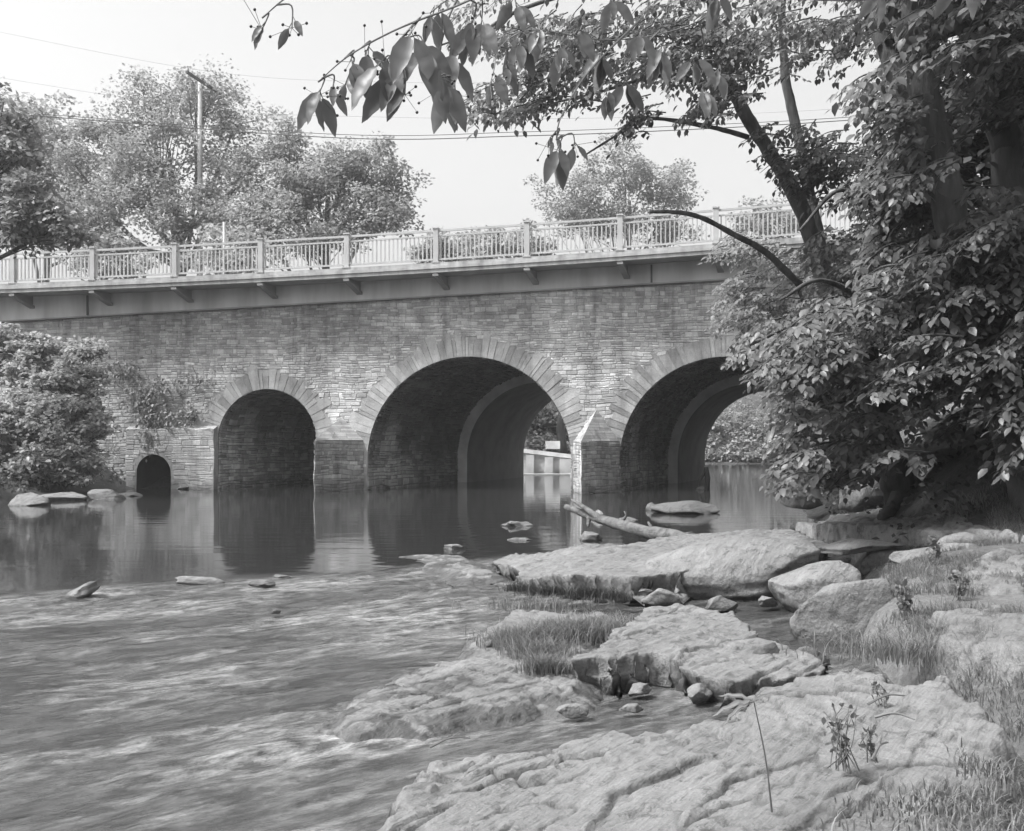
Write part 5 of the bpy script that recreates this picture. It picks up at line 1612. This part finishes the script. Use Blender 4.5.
def slope_box(acc, x0, x1, ya, yb, thick, Y, th, tone=1.0):
    V = []
    for yy in (Y, Y + th):
        V += [P(x0, ya + thick, Y), P(x1, yb + thick, Y), P(x1, yb, Y), P(x0, ya, Y)]
        for q in V[-4:]: q[1] = yy
    acc.add(V, [(0, 1, 2, 3), (7, 6, 5, 4), (0, 4, 5, 1), (1, 5, 6, 2), (2, 6, 7, 3), (3, 7, 4, 0)], tone)


slope_box(acc, 470, 640, 447, 467, 26, 56, 1.0, 0.9)
acc.build('wall', M['concrete_light'], root)
acc = Acc(); slope_box(acc, 470, 640, 442.5, 462.5, 4, 55.85, 1.3, 1.1); acc.build('coping', M['concrete_light'], root)
for x in (530, 549, 566):
    acc = Acc(); wbox(acc, x - (4 if x < 560 else 6), x + (4 if x < 560 else 6), 454 + (x - 522) * 0.12, 476, 55.6, 0.38, 1.0); acc.build('buttress', M['concrete_light'], root)
acc = Acc(); wbox(acc, 546, 560, 441, 449, 57.5, 1.2, 0.95); acc.build('block', M['concrete_light'], root)
acc = Acc(); wbox(acc, 500, 600, 474, 479, 54.2, 0.7, 0.75); acc.build('footing', M['concrete_light'], root)
# leaning timber post in the far water
acc = Acc()
tube(acc, [P(706, 490, 37.5) - [0, 0, 0.3], P(707.5, 478, 37.5), P(706, 467, 37.5)], [0.12, 0.10, 0.09], 8, wob=0.1)
tube(acc, [P(706, 470, 37.5), P(700, 480, 37.4), P(699, 489, 37.4)], [0.06, 0.05, 0.04], 6)
tag(acc.build('timber_post', M['pole_dark'], smooth=True), 'dark broken timber post in the water beyond the right arch', 'post')

# ------------------------------------------------------------------ pole, signpost, wires
b = P(199.5, 245, 58)
root = thing('utility_pole', 'pale wooden utility pole with slanting crossarm before the tall tree', 'utility pole', (b[0], 58.0, tz(b[0], 58.0)))
acc = Acc(); tube(acc, [np.array(ORIGIN[root.name]) - [0, 0, 0.3], P(200, 200, 58), P(200, 80, 58)], [0.17, 0.15, 0.11], 10); acc.build('pole', M['pole'], root, smooth=True)
acc = Acc(); a, c = P(183, 72, 56.2), P(217, 94, 59.8); dd = (c - a) / 2
sd = unit(np.cross(dd, [0, 0, 1.0]))
acc.add(box_pts((a + c) / 2 + sd * 0.2, dd, sd * 0.06, (0, 0, 0.07)), BOXF); arm = acc.build('crossarm', M['bark_far'], root)
for t in (0.04, 0.3, 0.7, 0.96):
    acc = Acc(); q = a + (c - a) * t + sd * 0.2 + [0, 0, 0.07]; tube(acc, [q, q + [0, 0, 0.1], q + [0, 0, 0.2]], [0.05, 0.07, 0.04], 7); acc.build('insulator', M['pole'], arm)
o_ = -11.5
u = u_of(224, o_)
acc = Acc(); zb_ = zdeck(u) + DT
tube(acc, [W(u, o_, zb_), W(u, o_, z_of(224, 222, o_))], [0.06, 0.06], 8)
acc.add(box_pts(W(u, o_, zb_ + 0.02), (0.15, 0, 0), (0, 0.15, 0), (0, 0, 0.02)), BOXF)
tag(acc.build('signpost', M['pole'], smooth=True), 'thin pale post standing on the bridge roadway behind the railing', 'post')
for k, (pts, r, lab) in enumerate((
    ([(-60, 108, 40), (26, 115, 40), (340, 138, 40), (520, 136, 40), (680, 130, 40), (852, 120, 40), (1100, 100, 40)], 0.018, 'lowest thick overhead cable sagging across the sky'),
    ([(-60, 106, 40.6), (26, 113, 40.6), (340, 134.5, 40.6), (520, 132, 40.6), (680, 126, 40.6), (852, 117, 40.6), (1100, 98, 40.6)], 0.013, 'overhead cable just above the lowest thick one'),
    ([(-60, 20, 44), (200, 70, 44), (380, 82, 44), (600, 80, 44), (852, 60, 44), (1100, 30, 44)], 0.004, 'faint high wire crossing the sky'),
    ([(-60, 68, 44), (200, 108, 44), (380, 117, 44), (600, 118, 44), (852, 108, 44), (1100, 85, 44)], 0.004, 'faint wire between the high wire and the cables'))):
    acc = Acc(); tube(acc, curve([P(*q) for q in pts], 8), r, 5)
    tag(acc.build('overhead_wire', M['wire'], smooth=True), lab, 'wire', 'overhead wires above the bridge')

# ------------------------------------------------------------------ haze
m, nt, out = new_mat('river_haze')
v = N(nt, 'ShaderNodeVolumePrincipled'); v.inputs['Color'].default_value = (0.95, 0.95, 0.95, 1); v.inputs['Density'].default_value = 0.0009; v.inputs['Anisotropy'].default_value = 0.3
nt.links.new(v.outputs[0], out.inputs['Volume'])
acc = Acc(); acc.add(box_pts((0, 70, 19.5), (175, 0, 0), (0, 100, 0), (0, 0, 22.5)), BOXF)
hz = tag(acc.build('haze', m), kind='stuff')

# ------------------------------------------------------------------ light, camera
EL, AZ = 56.0, 118.0     # sun high, to the left and slightly in front of the wall
w = bpy.data.worlds.new('World'); sc.world = w; w.use_nodes = True
nt = w.node_tree; nt.nodes.clear()
sky = nt.nodes.new('ShaderNodeTexSky'); sky.sky_type = 'NISHITA'; sky.sun_disc = False
sdir = np.array([-0.80, -0.30, 0.0]); sdir /= np.linalg.norm(sdir)
sky.sun_elevation = math.radians(EL); sky.sun_rotation = math.atan2(sdir[0], sdir[1])
sky.air_density = 1.0; sky.dust_density = 6.0; sky.ozone_density = 1.0
hs = nt.nodes.new('ShaderNodeHueSaturation'); hs.inputs['Saturation'].default_value = 0.0
bg = nt.nodes.new('ShaderNodeBackground'); bg.inputs['Strength'].default_value = 0.065
ow = nt.nodes.new('ShaderNodeOutputWorld')
nt.links.new(sky.outputs[0], hs.inputs['Color']); nt.links.new(hs.outputs[0], bg.inputs[0]); nt.links.new(bg.outputs[0], ow.inputs[0])
L = bpy.data.lights.new('sun', 'SUN'); L.energy = 1.5; L.angle = math.radians(10); L.color = (1, 1, 1)
so = bpy.data.objects.new('sun', L); COL.objects.link(so)
s3 = np.append(sdir[:2] * math.cos(math.radians(EL)), math.sin(math.radians(EL)))
so.rotation_euler = Vector(s3).to_track_quat('Z', 'Y').to_euler(); so.location = (0, 0, 60)
cam = bpy.data.cameras.new('camera'); co = bpy.data.objects.new('camera', cam); COL.objects.link(co)
co.location = (0, 0, HE); co.rotation_euler = (math.pi / 2, 0, 0)
cam.sensor_width = 36; cam.lens = F / 1024 * 36; cam.shift_y = (HZ - 415.5) / 1024
cam.clip_start = 0.05; cam.clip_end = 1000
sc.camera = co
vs = sc.view_settings
vs.view_transform = 'Standard'; vs.look = 'None'; vs.exposure = 2.1; vs.gamma = 1; vs.use_curve_mapping = False
sc.cycles.use_denoising = True
sc.cycles.max_bounces = 6; sc.cycles.diffuse_bounces = 4; sc.cycles.glossy_bounces = 3; sc.cycles.transmission_bounces = 3; sc.cycles.volume_bounces = 0; sc.cycles.transparent_max_bounces = 4
